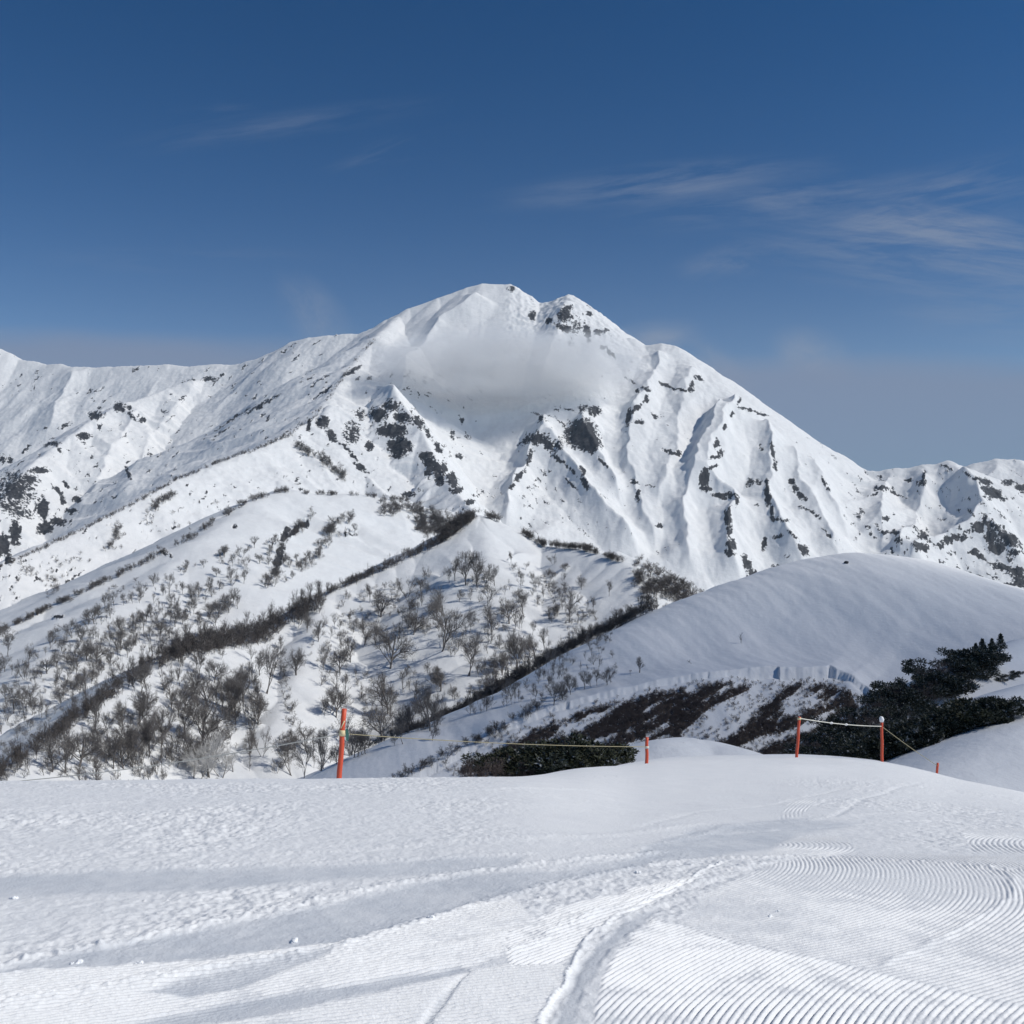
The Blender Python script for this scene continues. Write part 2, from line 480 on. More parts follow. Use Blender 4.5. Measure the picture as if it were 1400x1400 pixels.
for i in range(len(lip) - 1):
    (x0, y0, z0), (x1, y1, z1) = lip[i], lip[i + 1]
    t = np.clip(((px - x0) * (x1 - x0) + (py - y0) * (y1 - y0)) / ((x1 - x0) ** 2 + (y1 - y0) ** 2), 0, 1)
    dd = (px - (x0 + t * (x1 - x0))) ** 2 + (py - (y0 + t * (y1 - y0))) ** 2
    wt = (dd * 1e-1 + 0.5) ** -4
    zs += wt * (z0 + t * (z1 - z0)); zw += wt
zl = zs / zw
kn = GID[r0:r1] == GNAMES.index('knoll')
Hs = H[r0:r1]
# roof: blend from lip height up to the crest surface
roof = Hs + (zl - Hs) * np.exp(-(d / 26.0) ** 2)
uq = px / py * F + 700
blk = np.floor(s / 3.3 + 0.7 * perlin(s / 9, s * 0, 67)).astype(np.int32)
offb = (_g[(blk * 37) & 4095] / 6.2832).astype(np.float32)
big = sstep(990, 1045, uq) * (1 - 0.9 * sstep(1125, 1165, uq))
sdw = side * d + (0.5 + 1.5 * big) * (offb - 0.5) + 0.35 * perlin(px / 1.1, py / 1.1, 68)
sidew = np.where(sdw > 0, 1.0, -1.0); dw = np.abs(sdw)
brush = zl - (1.0 + 1.3 * big + 0.55 * perlin(s / 5, s * 0, 69)) * sstep(0, 0.5, dw) - 0.62 * np.maximum(d - 1.5, 0) + 0.9 * perlin(px / 9, py / 9, 66) * sstep(2, 8, d)
Hn = np.where(sidew < 0, roof, brush)
H[r0:r1] = np.where(kn, Hn, Hs)
BR = np.zeros(H.shape, np.float32)
BR[r0:r1] = np.where(kn & (sidew > 0), d, 0)

# fractal relief, scaled with distance
far = sstep(500, 1100, GY)
mid = sstep(150, 260, GY)
dome = np.exp(-(((GX / GY * F + 700) - 620) / 110) ** 2 - ((GY - 1860) / 170) ** 2)
H += far * (1 - 0.75 * dome) * (6 * fbm(GX / 130, GY / 130, 3, 21) + 1.9 * fbm(GX / 30, GY / 30, 4, 22) + 0.8 * perlin(GX / 7, GY / 7, 23))
H += (1 - far) * mid * (1.3 * fbm(GX / 38, GY / 38, 3, 31) + 0.22 * fbm(GX / 7, GY / 7, 2, 33)) * np.where(GID == 5, 0.3, 1)
kt = (GID == 5) * sstep(150, 170, GY)
H += kt * (0.5 * perlin(GX / 9 + GY / 30, GY / 26, 37) + 0.17 * perlin(GX / 2.4 + GY / 12, GY / 9, 38) + 0.05 * perlin(GX / 0.9 + GY / 6, GY / 3, 39))
H += (1 - mid) * (0.35 * perlin(GX / 17, GY / 17, 35) + 0.06 * fbm(GX / 3, GY / 3, 2, 36))
crag = sstep(1700, 1780, GY) * sstep(1990, 1930, GY) * sstep(-0.012, 0.0, GX / GY) * sstep(0.13, 0.10, GX / GY)
H += crag * (5.5 * (0.25 - np.abs(perlin(GX / 22, GY / 22, 25))) + 2.0 * perlin(GX / 7, GY / 7, 26))
H = np.maximum(H, -0.30 * np.minimum(GY, 450) - 60)


def raw_march(u, v, ymin, Hh):
    c = int(np.clip(np.searchsorted(UC, u), 0, len(UC) - 1)); r0 = int(np.searchsorted(YR, ymin))
    vv = HV + F * (EYE - Hh[r0:, c]) / YR[r0:]
    w = np.nonzero(vv <= v)[0]
    if len(w) == 0:
        return None
    Y = float(YR[r0 + int(w[0])])
    return ((u - 700) / F * Y, Y)


# ribs (positive) and gullies (negative) that stand out on the faces: (points, height, half width, lean)
RIBS = [
    ([(1012, 548), (992, 585), (975, 625), (962, 655), (985, 678), (1003, 690), (996, 730), (1000, 765), (1022, 795)], 24, 42, 1),
    ([(988, 548), (975, 580), (955, 625), (940, 670), (935, 720), (945, 780)], 14, 30, -1),
    ([(1045, 575), (1057, 620), (1050, 680), (1062, 712), (1085, 740), (1102, 772)], 16, 32, 1),
    ([(1085, 610), (1096, 660), (1130, 720), (1150, 760)], 10, 28, 1),
    ([(1110, 625), (1130, 665), (1160, 720)], 8, 24, 1),
    ([(745, 566), (738, 590), (722, 622), (702, 655), (690, 690)], 18, 34, 1),
    ([(742, 572), (762, 608), (790, 650), (830, 700), (870, 748)], 16, 30, 1),
    ([(798, 560), (806, 600), (826, 636), (850, 680)], 14, 26, 1),
    ([(905, 478), (885, 530), (866, 560), (858, 600), (868, 660), (895, 730)], 12, 30, 1),
    ([(945, 500), (930, 560), (922, 620), (900, 680)], 9, 30, 1),
    ([(660, 400), (600, 440), (560, 490), (535, 540)], 14, 60, 1),
    ([(777, 410), (760, 460), (740, 520)], 9, 45, 1),
    ([(845, 480), (838, 540), (845, 600), (870, 680), (915, 760)], -14, 26, 0),
    ([(660, 560), (665, 610), (670, 660), (690, 720)], -20, 60, 0),
    ([(1310, 640), (1335, 672), (1347, 706), (1325, 728), (1270, 740), (1240, 770)], 20, 40, 1),
    ([(1347, 706), (1375, 740), (1400, 765)], 16, 34, 1),
    ([(1262, 645), (1262, 680), (1245, 720), (1225, 760)], 14, 30, 1),
    ([(1215, 648), (1205, 690), (1205, 740)], 10, 28, 1),
    ([(1290, 660), (1268, 710), (1250, 745)], -12, 20, 0),
    ([(1162, 645), (1168, 700), (1180, 760)], -12, 34, 0),
    ([(100, 505), (75, 560), (60, 600)], 10, 40, 1),
    ([(190, 560), (150, 620), (110, 690)], 8, 36, 1),
    ([(270, 520), (200, 600), (165, 680)], 6, 40, 1),
    ([(330, 500), (300, 560), (260, 630)], -8, 50, 0),
]
for pts, amp, hw, lean in RIBS:
    w = []
    for (u, v) in pts:
        p = raw_march(u, v + max(amp, 0) * F / 1650 * 0.7, 1150, H)
        if p:
            w.append(p)
    if len(w) < 2:
        continue
    r0 = int(np.searchsorted(YR, 1000))
    x, yy = GX[r0:], GY[r0:]
    jx = x + 9 * perlin(x / 45, yy / 45, 71) + 4 * perlin(x / 15, yy / 15, 72)
    jy = yy + 9 * perlin(x / 45, yy / 45, 73)
    d, sarc, _, side = seg_dist(jx, jy, w)
    L = float(sarc.max())
    ends = sstep(0, 30, sarc + 12) * sstep(0, 40, L - sarc + 10)
    if lean:
        prof = np.clip(1 - d / hw, 0, 1)
        prof = prof * (0.5 + 0.5 * prof) * 1.35
    else:
        prof = np.exp(-(d / hw) ** 2)
    H[r0:] += amp * prof * ends

GV = HV + F * (EYE - H) / GY             # row in the picture for every vertex
GU = np.repeat(UC[None, :], len(YR), 0)


class Surf:
    """height look-ups on the polar grid"""
    @staticmethod
    def z(x, y):
        a = x / y * F + 700
        c = int(np.clip(np.searchsorted(UC, a) - 1, 0, len(UC) - 2)); r = int(np.clip(np.searchsorted(YR, y) - 1, 0, len(YR) - 2))
        ta = (a - UC[c]) / (UC[c + 1] - UC[c]); ty = (y - YR[r]) / (YR[r + 1] - YR[r])
        return float((H[r, c] * (1 - ta) + H[r, c + 1] * ta) * (1 - ty) + (H[r + 1, c] * (1 - ta) + H[r + 1, c + 1] * ta) * ty)

    @staticmethod
    def march(u, v, ymin=45):
        c = int(np.clip(np.searchsorted(UC, u), 0, len(UC) - 1))
        r0 = int(np.searchsorted(YR, ymin))
        w = np.nonzero(GV[r0:, c] <= v)[0]
        if len(w) == 0:
            return None
        r = r0 + int(w[0])
        Y = float(YR[r])
        x = (u - 700) / F * Y
        return x, Y, Surf.z(x, Y)


# ------------------------------------------------------------------ bare rock on the faces (u, v, ru, rv, tilt, strength)
ROCKS = """728 432 5 6 0 1;751 438 5 5 0 1;773 431 9 10 0 1;776 421 7 4 0 .8;773 449 15 4 20 1;788 446 6 9 0 .8;803 455 4 13 -10 1;818 454 5 4 0 1;828 452 4 3 0 1;806 429 5 4 0 .8;699 395 6 4 0 .8;825 475 6 3 0 1;834 482 13 2 45 1
795 594 20 19 0 1.3;806 606 14 12 0 1.2;825 633 12 2.5 45 1;813 562 9 7 0 1;797 558 7 5 0 .8;776 560 12 2 20 .8;735 600 15 8 0 1.1;722 601 14 4 -30 1;748 607 15 5 45 1;763 607 7 10 0 .8;739 573 4 5 0 1;724 626 3 11 15 1;711 650 12 4 -45 .9;763 628 14 3 35 1;780 641 12 2 45 1;780 661 14 2 42 1;799 661 4 9 -20 1;797 645 3 9 -20 .9;700 665 5 3 -40 .8
870 558 13 3 -35 1;859 571 3 15 10 1;874 577 9 3 0 .9;884 545 3 6 0 1;883 532 7 3 20 1;872 534 4 2 0 1;861 519 9 1.5 35 1;913 528 16 2 25 1;932 533 9 1.5 15 1;945 530 4 8 10 .9;956 517 8 3 30 .9;896 568 8 2 20 .9;917 618 12 2.5 20 1;926 620 5 4 0 1;867 659 4 4 0 1;885 663 11 1.2 8 .8;872 678 3 8 0 1
980 606 4 7 0 1;986 618 5 3 0 1;978 625 10 3 -10 1;972 640 10 3 -25 1;963 653 6 13 10 1.2;965 668 8 4 0 1;986 678 12 4 10 1.1;997 676 9 4 0 1;1008 685 3 7 0 1;995 706 5 13 0 1.1;997 725 4 11 0 1;999 747 7 11 0 1;998 756 7 4 0 1;1021 771 6 13 -20 1;1029 786 7 9 -20 1;1025 794 7 3 0 1;991 584 3 6 20 .9;1001 565 3 4 20 .9;1010 548 2.5 6 15 .9;1021 560 14 1.6 10 .9;1038 565 12 2 20 1;1056 616 3 11 -10 1;1060 636 3.5 7 0 1;1025 660 6 6 0 .9;1036 659 6 5 0 .8;1048 661 3.5 6 0 .9;1050 679 4.5 13 -8 1.1;1055 698 3 9 0 1;1059 709 6 4 0 1;1070 711 9 2 10 .9;1082 659 5 5 0 1;1087 668 4 6 0 1;1096 677 9 4 45 1;1126 657 10 2.5 55 .9;1132 670 5 2 40 .9;1106 698 15 1.6 20 .9;1117 706 6 2 40 .9;1083 730 11 2.5 40 1;1063 734 10 3 -30 1;1045 743 3.5 10 15 1;1098 751 10 5 50 1;1100 768 8 3 0 1;1132 730 12 2 45 1;901 719 5 3 0 1.1;873 678 3 8 0 .9;1040 612 3 4 0 .9;1034 690 4 2 0 .8;1075 760 6 3 0 .8;1060 775 5 4 0 .8
1206 668 13 3.5 0 1;1194 676 8 1.6 -20 .9;1228 676 12 1.6 25 1;1242 657 7 2.2 0 1;1260 660 7 5 0 1;1263 650 3 7 10 .9;1211 709 5 3.5 0 1;1202 652 4 2 0 .8;1187 721 4 4 0 .9;1210 728 6 2.5 0 1;1224 728 6 3.5 0 1;1226 738 4 6 0 .9;1194 734 6 2 30 .9;1288 710 5 1.6 0 .9;1296 640 9 2 30 1;1324 650 10 2 30 .9;1344 658 14 4 20 1;1358 674 16 6 30 1.2;1370 682 7 4 30 1;1378 660 8 4 0 1;1396 666 9 4 10 1;1346 708 3.5 6 0 1;1338 720 8 7 -30 1.1;1322 728 6 2.5 0 .9;1310 735 14 4.5 0 1;1296 738 9 5 0 1;1284 746 9 4 0 .9;1262 732 7 6 0 1;1258 748 11 5 25 1.1;1356 718 14 4 20 1;1378 736 18 8 30 1.1;1356 736 10 12 0 1;1362 750 13 8 0 1;1386 756 11 4 0 1;1332 754 6 4 0 1;1342 762 12 3 35 1;1372 776 22 4 15 1;1390 782 11 8 0 1;1324 790 6 7 0 1;1320 802 6 5 0 1;1358 812 9 5 20 1;1378 808 9 10 0 1;1394 794 9 12 0 1;1219 752 3 5 0 .9;1340 790 8 4 30 .8
441 578 9 8 0 1;422 582 3 8 0 1.1;453 595 11 5 50 1;473 612 12 3 40 1;484 625 9 2.5 40 .9;494 640 12 4 40 1;481 591 13 16 0 .75;492 567 7 8 0 .75;505 610 5 7 0 1;518 567 13 9 0 1;535 554 11 8 0 .9;550 571 13 8 20 1;537 589 19 9 0 1.2;546 610 16 11 0 1.2;543 623 9 5 0 1;571 576 11 6 50 .9;586 593 10 4 55 .9;599 612 10 4 60 1;582 623 10 6 0 1;591 636 16 8 40 1.1;601 653 7 10 0 1.1;606 640 6 8 0 1;586 646 6 5 0 .9;619 657 7 11 -25 1;623 670 10 5 0 .9;642 686 6 4 0 1.1;627 625 5 2 30 .9;619 595 5 8 0 .6;631 576 4 7 0 .6
578 711 5 9 20 1.2;571 721 4 4 0 1;559 676 9 4 0 1;390 731 4 11 25 1.2;403 725 14 3 -45 1.1;418 716 6 5 0 1.1;382 762 5 18 15 1.2;377 783 4 5 0 1.1;321 720 2.5 4 0 1;476 731 12 2 0 .9;227 758 12 1.8 22 1;79 844 9 2 -5 1
164 557 9 7 30 1;176 557 4 4 0 .9;195 575 4 4 0 1;182 571 9 2 45 .9;130 568 9 6 0 1;136 584 4 4 0 .9;114 596 11 5 0 1;89 582 9 3 -20 .8;71 607 12 3 -10 .9;80 614 8 2 45 .9;36 614 9 2 -45 1;14 630 3.5 7 0 1;4 628 5 6 0 1;54 643 14 4 0 1;175 646 3 9 -20 1;304 513 4 2 0 .8;286 518 14 4 0 .75;482 507 14 3 -30 1;443 536 22 1.6 -35 .9;357 554 28 3 -30 .8;321 571 28 2 -35 .8;300 593 14 1.6 -35 .8;262 520 10 2 0 .6
21 671 26 24 0 .85;58 694 9 14 0 1.1;62 722 11 8 -20 1.2;79 713 11 5 0 1.1;98 698 9 4 0 1;105 683 7 4 0 1;90 662 8 2.5 45 1;79 671 10 3 45 1;86 684 4 6 0 .9;21 728 7 17 0 1.1;4 745 9 15 0 1.2;32 703 14 8 0 .7;10 690 12 12 0 .8;115 605 3 3 0 .8;40 655 14 6 0 .9;12 765 5 8 0 1"""
ROCK = np.zeros(H.shape, np.float32)
rsel = (GY > 480) & (GU > -80) & (GU < 1480)
ii = np.nonzero(rsel.reshape(-1))[0]
uu, vv = GU.reshape(-1)[ii], GV.reshape(-1)[ii]
uu = uu + 3.2 * perlin(uu / 7, vv / 7, 81) + 1.6 * perlin(uu / 3, vv / 3, 82)
vv = vv + 3.2 * perlin(uu / 7, vv / 7, 83) + 1.6 * perlin(uu / 3, vv / 3, 84)
acc = np.zeros(len(ii), np.float32)
order = np.argsort(vv)
vs_sorted = vv[order]
for line in ROCKS.split('\n'):
    for b in line.split(';'):
        bu, bv, ru, rv, an, st = [float(t) for t in b.split()]
        R_ = max(ru, rv) * 1.8 + 4
        lo, hi = np.searchsorted(vs_sorted, bv - R_), np.searchsorted(vs_sorted, bv + R_)
        k = order[lo:hi]
        k = k[np.abs(uu[k] - bu) < R_]
        ca, sa = math.cos(math.radians(an)), math.sin(math.radians(an))
        du, dv = uu[k] - bu, vv[k] - bv
        q2 = ((du * ca + dv * sa) / ru) ** 2 + ((-du * sa + dv * ca) / rv) ** 2
        acc[k] = np.maximum(acc[k], (1.15 - 0.52 * q2) * min(st, 1.3) * 0.88)
uo, vo = GU.reshape(-1)[ii], GV.reshape(-1)[ii]
acc = acc + (acc > 0.05) * (0.42 * fbm(uo / 3.2, vo / 5.0, 3, 97) + 0.22 * perlin(uo / 9, vo / 14, 98))
acc = np.clip(acc, 0, 1.2)
g0 = GID.reshape(-1)[ii]
ang = np.where(uu < 560, -0.6, 0.75)
ru_, rv_ = uu * np.cos(ang) + vv * np.sin(ang), -uu * np.sin(ang) + vv * np.cos(ang)
rightish = sstep(1150, 1300, uu) * sstep(640, 720, vv) + sstep(120, 20, uu) * sstep(640, 700, vv)
speck = sstep(0.32, 0.58, fbm(ru_ / 16, rv_ / 5.5, 4, 91) + 0.5 * perlin(uu / 55, vv / 55, 93) + 0.16 * rightish) * 0.66 * (1 - 0.8 * np.exp(-((uu - 650) / 120) ** 2 - ((vv - 440) / 60) ** 2)) * (1 - 0.45 * sstep(780, 860, uu) * sstep(1180, 1120, uu))
acc = np.where(g0 <= 2, np.maximum(acc, speck), acc)
acc = np.where(g0 <= 3, acc, 0)
ROCK.reshape(-1)[ii] = acc
H += sstep(0.3, 0.7, ROCK) * (3.4 * fbm(GX / 9, GY / 9, 2, 95))
GV = HV + F * (EYE - H) / GY
# bare ground showing through on the bank under the cornice, in strips that run down to the left
strip = perlin((GU * 0.5 + GV * 0.87) / 15, (-GU * 0.87 + GV * 0.5) / 75, 180) + 0.45 * perlin((GU * 0.5 + GV * 0.87) / 5, (-GU * 0.87 + GV * 0.5) / 22, 181)
open_snow = sstep(40, -10, GU + (GV - 985) * 1.3 - 1010) * sstep(-70, -20, GU + (GV - 985) * 1.3 - 1010)
BAREG = sstep(-0.28, 0.02, strip - 0.5 * open_snow) * sstep(2.2, 3.4, BR) * 0.80
ROCK = np.where(BR > 2.0, BAREG + 0.25 * perlin(GX / 0.9, GY / 0.9, 182) * (BAREG > 0.2), ROCK).astype(np.float32)
M_FAR = terrain_mat('snow_and_rock', 0.11, 1.5, tone_lo=(0.66, 0.67, 0.68, 1), tone_hi=(0.82, 0.82, 0.815, 1))
M_MID = terrain_mat('foothill_snow', 0.35, 0.35, tone_lo=(0.64, 0.655, 0.67, 1), tone_hi=(0.80, 0.805, 0.805, 1))
M_NEAR = terrain_mat('knoll_snow', 1.1, 0.16, rock_lo=(0.035, 0.027, 0.022, 1), rock_hi=(0.12, 0.095, 0.08, 1))
quad_gid = GID[:-1, :-1]
for gi, g in enumerate(GNAMES):
    mk = quad_gid == gi
    if mk.any():
        grid_object(g, GX, GY, H, M_FAR if gi < 3 else M_MID if gi < 5 else M_NEAR, mask=mk, attrs={'rock': ROCK})

# ------------------------------------------------------------------ the groomed ski slope
VC = [(-1500, 1140), (-200, 1070), (0, 1068), (460, 1064), (700, 1062), (770, 1060), (830, 1049), (900, 1036), (960, 1033), (1090, 1031), (1150, 1034), (1200, 1040), (1250, 1050), (1300, 1063), (1340, 1071), (1400, 1083), (1600, 1130), (2900, 1300)]
YC = [(-1500, 14), (0, 17), (700, 17), (780, 20), (850, 30), (900, 36), (1100, 38), (1200, 34), (1300, 28), (1400, 24), (1600, 18), (2900, 14)]


def interp_s(u, tab, sg=45.0):
    xs = np.arange(-1600, 3000, 4.0)
    ys = np.interp(xs, [t[0] for t in tab], [t[1] for t in tab])
    k = np.exp(-(np.arange(-30, 31) * 4.0 / sg) ** 2); k /= k.sum()
    ys = np.convolve(np.pad(ys, 30, mode='edge'), k, mode='valid')
    return np.interp(u, xs, ys)


def slope_base(u, Y):
    vc, yc = interp_s(u, VC, 22.0), interp_s(u, YC, 60.0)
    z = -Y * (vc - HV) / F + 2 * EYE * Y / yc - EYE * Y * Y / (yc * yc)
    z = z - 0.020 * np.maximum(Y - yc, 0) ** 2
    zc = -Y * 0.2290 + 2 * EYE * Y / 19.0 - EYE * Y * Y / 361.0
    k = sstep(5.0, 17.0, Y)
    z = zc * (1 - k) + z * k
    # low roll at the near crest, in front of the hump on the right
    z = z + 0.10 * np.exp(-((Y - 20.5) / 2.6) ** 2) * sstep(700, 800, u) * (1 - sstep(1040, 1180, u))
    return z


UN = cols(1.25, 4200)
inv = np.concatenate([1 / np.linspace(1.0, 3.3, 40), np.linspace(1 / 3.32, 1 / 17.0, 760)])
yn = np.concatenate([1 / inv, np.arange(17.15, 42, 0.16), np.arange(42, 75, 0.8)]).astype(np.float32)
NY = np.repeat(yn[:, None], len(UN), 1); NU = np.repeat(UN[None, :], len(yn), 0)
NX = (NU - 700) / F * NY
NZ = slope_base(NU, NY).astype(np.float32)
NV = HV + F * (EYE - NZ) / NY
print('near grid', NX.shape)


def near_pt(u, v):
    """point of the ski slope seen at picture position (u, v)"""
    c = int(np.clip(np.searchsorted(UN, u), 0, len(UN) - 1))
    w = np.nonzero(NV[:, c] <= v)[0]
    r = int(w[0]) if len(w) else int(np.argmin(NV[:, c]))
    return float(NX[r, c]), float(NY[r, c])


def poly_sd(u, v, poly):
    """signed distance (picture units) to a polygon, positive inside"""
    inside = np.zeros(u.shape, bool)
    n = len(poly)
    for i in range(n):
        x0, y0 = poly[i]; x1, y1 = poly[(i + 1) % n]
        c = ((y0 > v) != (y1 > v)) & (u < (x1 - x0) * (v - y0) / (y1 - y0 + 1e-9) + x0)
        inside ^= c
    d, _, _, _ = seg_dist(u, v, list(poly) + [poly[0]])
    return np.where(inside, d, -d)


def circle3(a, b, c):
    ax, ay = a; bx, by = b; cx, cy = c
    d = 2 * (ax * (by - cy) + bx * (cy - ay) + cx * (ay - by))
    ux = ((ax * ax + ay * ay) * (by - cy) + (bx * bx + by * by) * (cy - ay) + (cx * cx + cy * cy) * (ay - by)) / d
    uy = ((ax * ax + ay * ay) * (cx - bx) + (bx * bx + by * by) * (ax - cx) + (cx * cx + cy * cy) * (bx - ax)) / d
    return ux, uy


DET = np.zeros(NX.shape, np.float32); SCR = np.zeros(NX.shape, np.float32)
sel = (NV > 1062) & (NY < 24) & (NU > -120) & (NU < 1520)
k_ = np.nonzero(sel.reshape(-1))[0]
u_, v_, x_, y_ = (a.reshape(-1)[k_] for a in (NU, NV, NX, NY))
x_ = x_.astype(np.float32); y_ = y_.astype(np.float32)
# edges wander a little
wob = np.clip((v_ - 1060) / 250, 0.1, 1.3)
uw = u_ + 7 * wob * perlin(x_ * 1.6, y_ * 1.6, 101) + 5 * wob * perlin(x_ * 7, y_ * 7, 102)
vw = v_ + 4 * wob * perlin(x_ * 1.3, y_ * 1.3, 103) + 3 * wob * perlin(x_ * 8, y_ * 8, 104)
det = np.zeros(len(k_), np.float32); scr = np.zeros(len(k_), np.float32)
cord = np.zeros(len(k_), np.float32)
PITCH = 0.031


def groove(phase):
    c = 0.5 + 0.5 * np.cos(2 * np.pi * phase)
    return 1 - (1 - c) ** 1.6


def field(poly, p3, amp, pitch=PITCH, soft=5):
    global det, cord
    m = sstep(-soft, soft, poly_sd(uw, vw, poly))
    pts = [near_pt(*p) for p in p3]
    if len(pts) == 4:            # centre where the normals of two strokes meet
        (ax, ay), (bx_, by_), (cx_, cy_), (dx_, dy_) = pts
        n1 = (-(by_ - ay), bx_ - ax); n2_ = (-(dy_ - cy_), dx_ - cx_)
        det_ = n1[0] * -n2_[1] + n2_[0] * n1[1]
        t1 = ((cx_ - ax) * -n2_[1] + n2_[0] * (cy_ - ay)) / det_
        cx, cy = ax + n1[0] * t1, ay + n1[1] * t1
        ph = np.hypot(x_ - cx, y_ - cy)
    elif len(pts) == 3:
        cx, cy = circle3(*pts)
        ph = np.hypot(x_ - cx, y_ - cy)
    else:
        (x0, y0), (x1, y1) = pts
        L = math.hypot(x1 - x0, y1 - y0)
        ph = ((x_ - x0) * -(y1 - y0) + (y_ - y0) * (x1 - x0)) / L
    ph = ph + 0.006 * perlin(x_ * 3, y_ * 3, 111) + 0.05 * perlin(x_ * 0.5, y_ * 0.5, 112)
    wear = 0.75 + 0.9 * perlin(x_ * 1.1, y_ * 1.1, 113) + 0.8 * perlin(x_ * 6, y_ * 6, 114) + 0.5 * perlin(x_ * 25, y_ * 25, 115)
    det = det * (1 - m) + m * 1.3 * amp * np.clip(wear, 0.15, 1.2) * (groove(ph / pitch) - 0.6)
    cord = np.maximum(cord, m)


field([(1040, 1190), (1120, 1168), (1400, 1170), (1600, 1200), (1600, 1400), (1400, 1374), (1150, 1320), (1000, 1290), (925, 1262), (960, 1225)],
      [(1205, 1320), (1385, 1228), (1368, 1194)], 0.0052)
field([(790, 1470), (825, 1335), (890, 1258), (930, 1266), (1000, 1290), (1150, 1322), (1400, 1376), (1620, 1420), (1600, 1600), (700, 1600)],
      [(915, 1399), (982, 1318), (1325, 1399), (1348, 1366)], 0.0105, 0.032)
field([(-200, 1338), (0, 1332), (250, 1314), (400, 1294), (480, 1284), (560, 1262), (650, 1236), (700, 1230), (742, 1262), (722, 1296), (640, 1322), (560, 1336), (400, 1362), (200, 1400), (-200, 1430)],
      [(0, 1372), (600, 1285)], 0.018, 0.036)
field([(-200, 1440), (200, 1410), (380, 1385), (560, 1350), (650, 1328), (720, 1318), (775, 1325), (742, 1400), (720, 1600), (-200, 1600)],
      [(100, 1400), (650, 1352)], 0.018, 0.036)
field([(690, 1275), (760, 1243), (880, 1214), (960, 1200), (880, 1240), (810, 1272), (770, 1318), (700, 1322)],
      [(700, 1290), (850, 1238)], 0.012, 0.033)
field([(1060, 1152), (1110, 1140), (1160, 1142), (1168, 1165), (1120, 1176), (1050, 1170)], [(1100, 1172), (1152, 1160), (1120, 1145)], 0.008, 0.042, 3)
field([(1315, 1132), (1500, 1128), (1500, 1168), (1330, 1166)], [(1345, 1166), (1330, 1150), (1362, 1137)], 0.008, 0.042, 3)
field([(1066, 1120), (1078, 1096), (1150, 1076), (1180, 1070), (1120, 1092), (1095, 1116)], [(1075, 1118), (1085, 1100), (1150, 1080)], 0.007, 0.045, 3)

# scraped bands: flattened, slightly sunken, toned greyer
for poly in [
    [(-200, 1205), (0, 1197), (250, 1187), (400, 1183), (560, 1178), (640, 1172), (720, 1170), (700, 1186), (640, 1191), (500, 1198), (350, 1210), (200, 1218), (0, 1228), (-200, 1240)],
    [(-100, 1345), (100, 1302), (230, 1276), (350, 1252), (480, 1227), (560, 1207), (640, 1193), (760, 1190), (850, 1178), (920, 1160), (880, 1190), (780, 1206), (700, 1224), (640, 1237), (560, 1262), (470, 1286), (400, 1292), (250, 1312), (0, 1332)],
    [(150, 1400), (300, 1368), (450, 1348), (550, 1331), (630, 1321), (640, 1326), (600, 1336), (480, 1362), (350, 1388), (220, 1406)],
    [(190, 1352), (260, 1328), (400, 1300), (470, 1290), (425, 1312), (330, 1346), (250, 1358)],
    [(745, 1420), (790, 1325), (850, 1260), (900, 1240), (882, 1260), (836, 1300), (800, 1350), (770, 1420)],
    [(880, 1158), (950, 1132), (1070, 1120), (1180, 1124), (1090, 1140), (1050, 1160), (960, 1176), (860, 1180)],
    [(562, 1420), (598, 1366), (640, 1330), (612, 1366), (580, 1420)],
]:
    m = sstep(-4, 5, poly_sd(uw, vw, poly))
    det = det * (1 - m * 0.80) - 0.005 * m + 0.004 * m * perlin(x_ * 9, y_ * 9, 151)
    scr = np.maximum(scr, m * (0.78 + 0.5 * perlin(x_ * 2.2, y_ * 2.2, 152) + 0.3 * perlin(x_ * 8, y_ * 8, 153)))
    cord = np.maximum(cord, m)

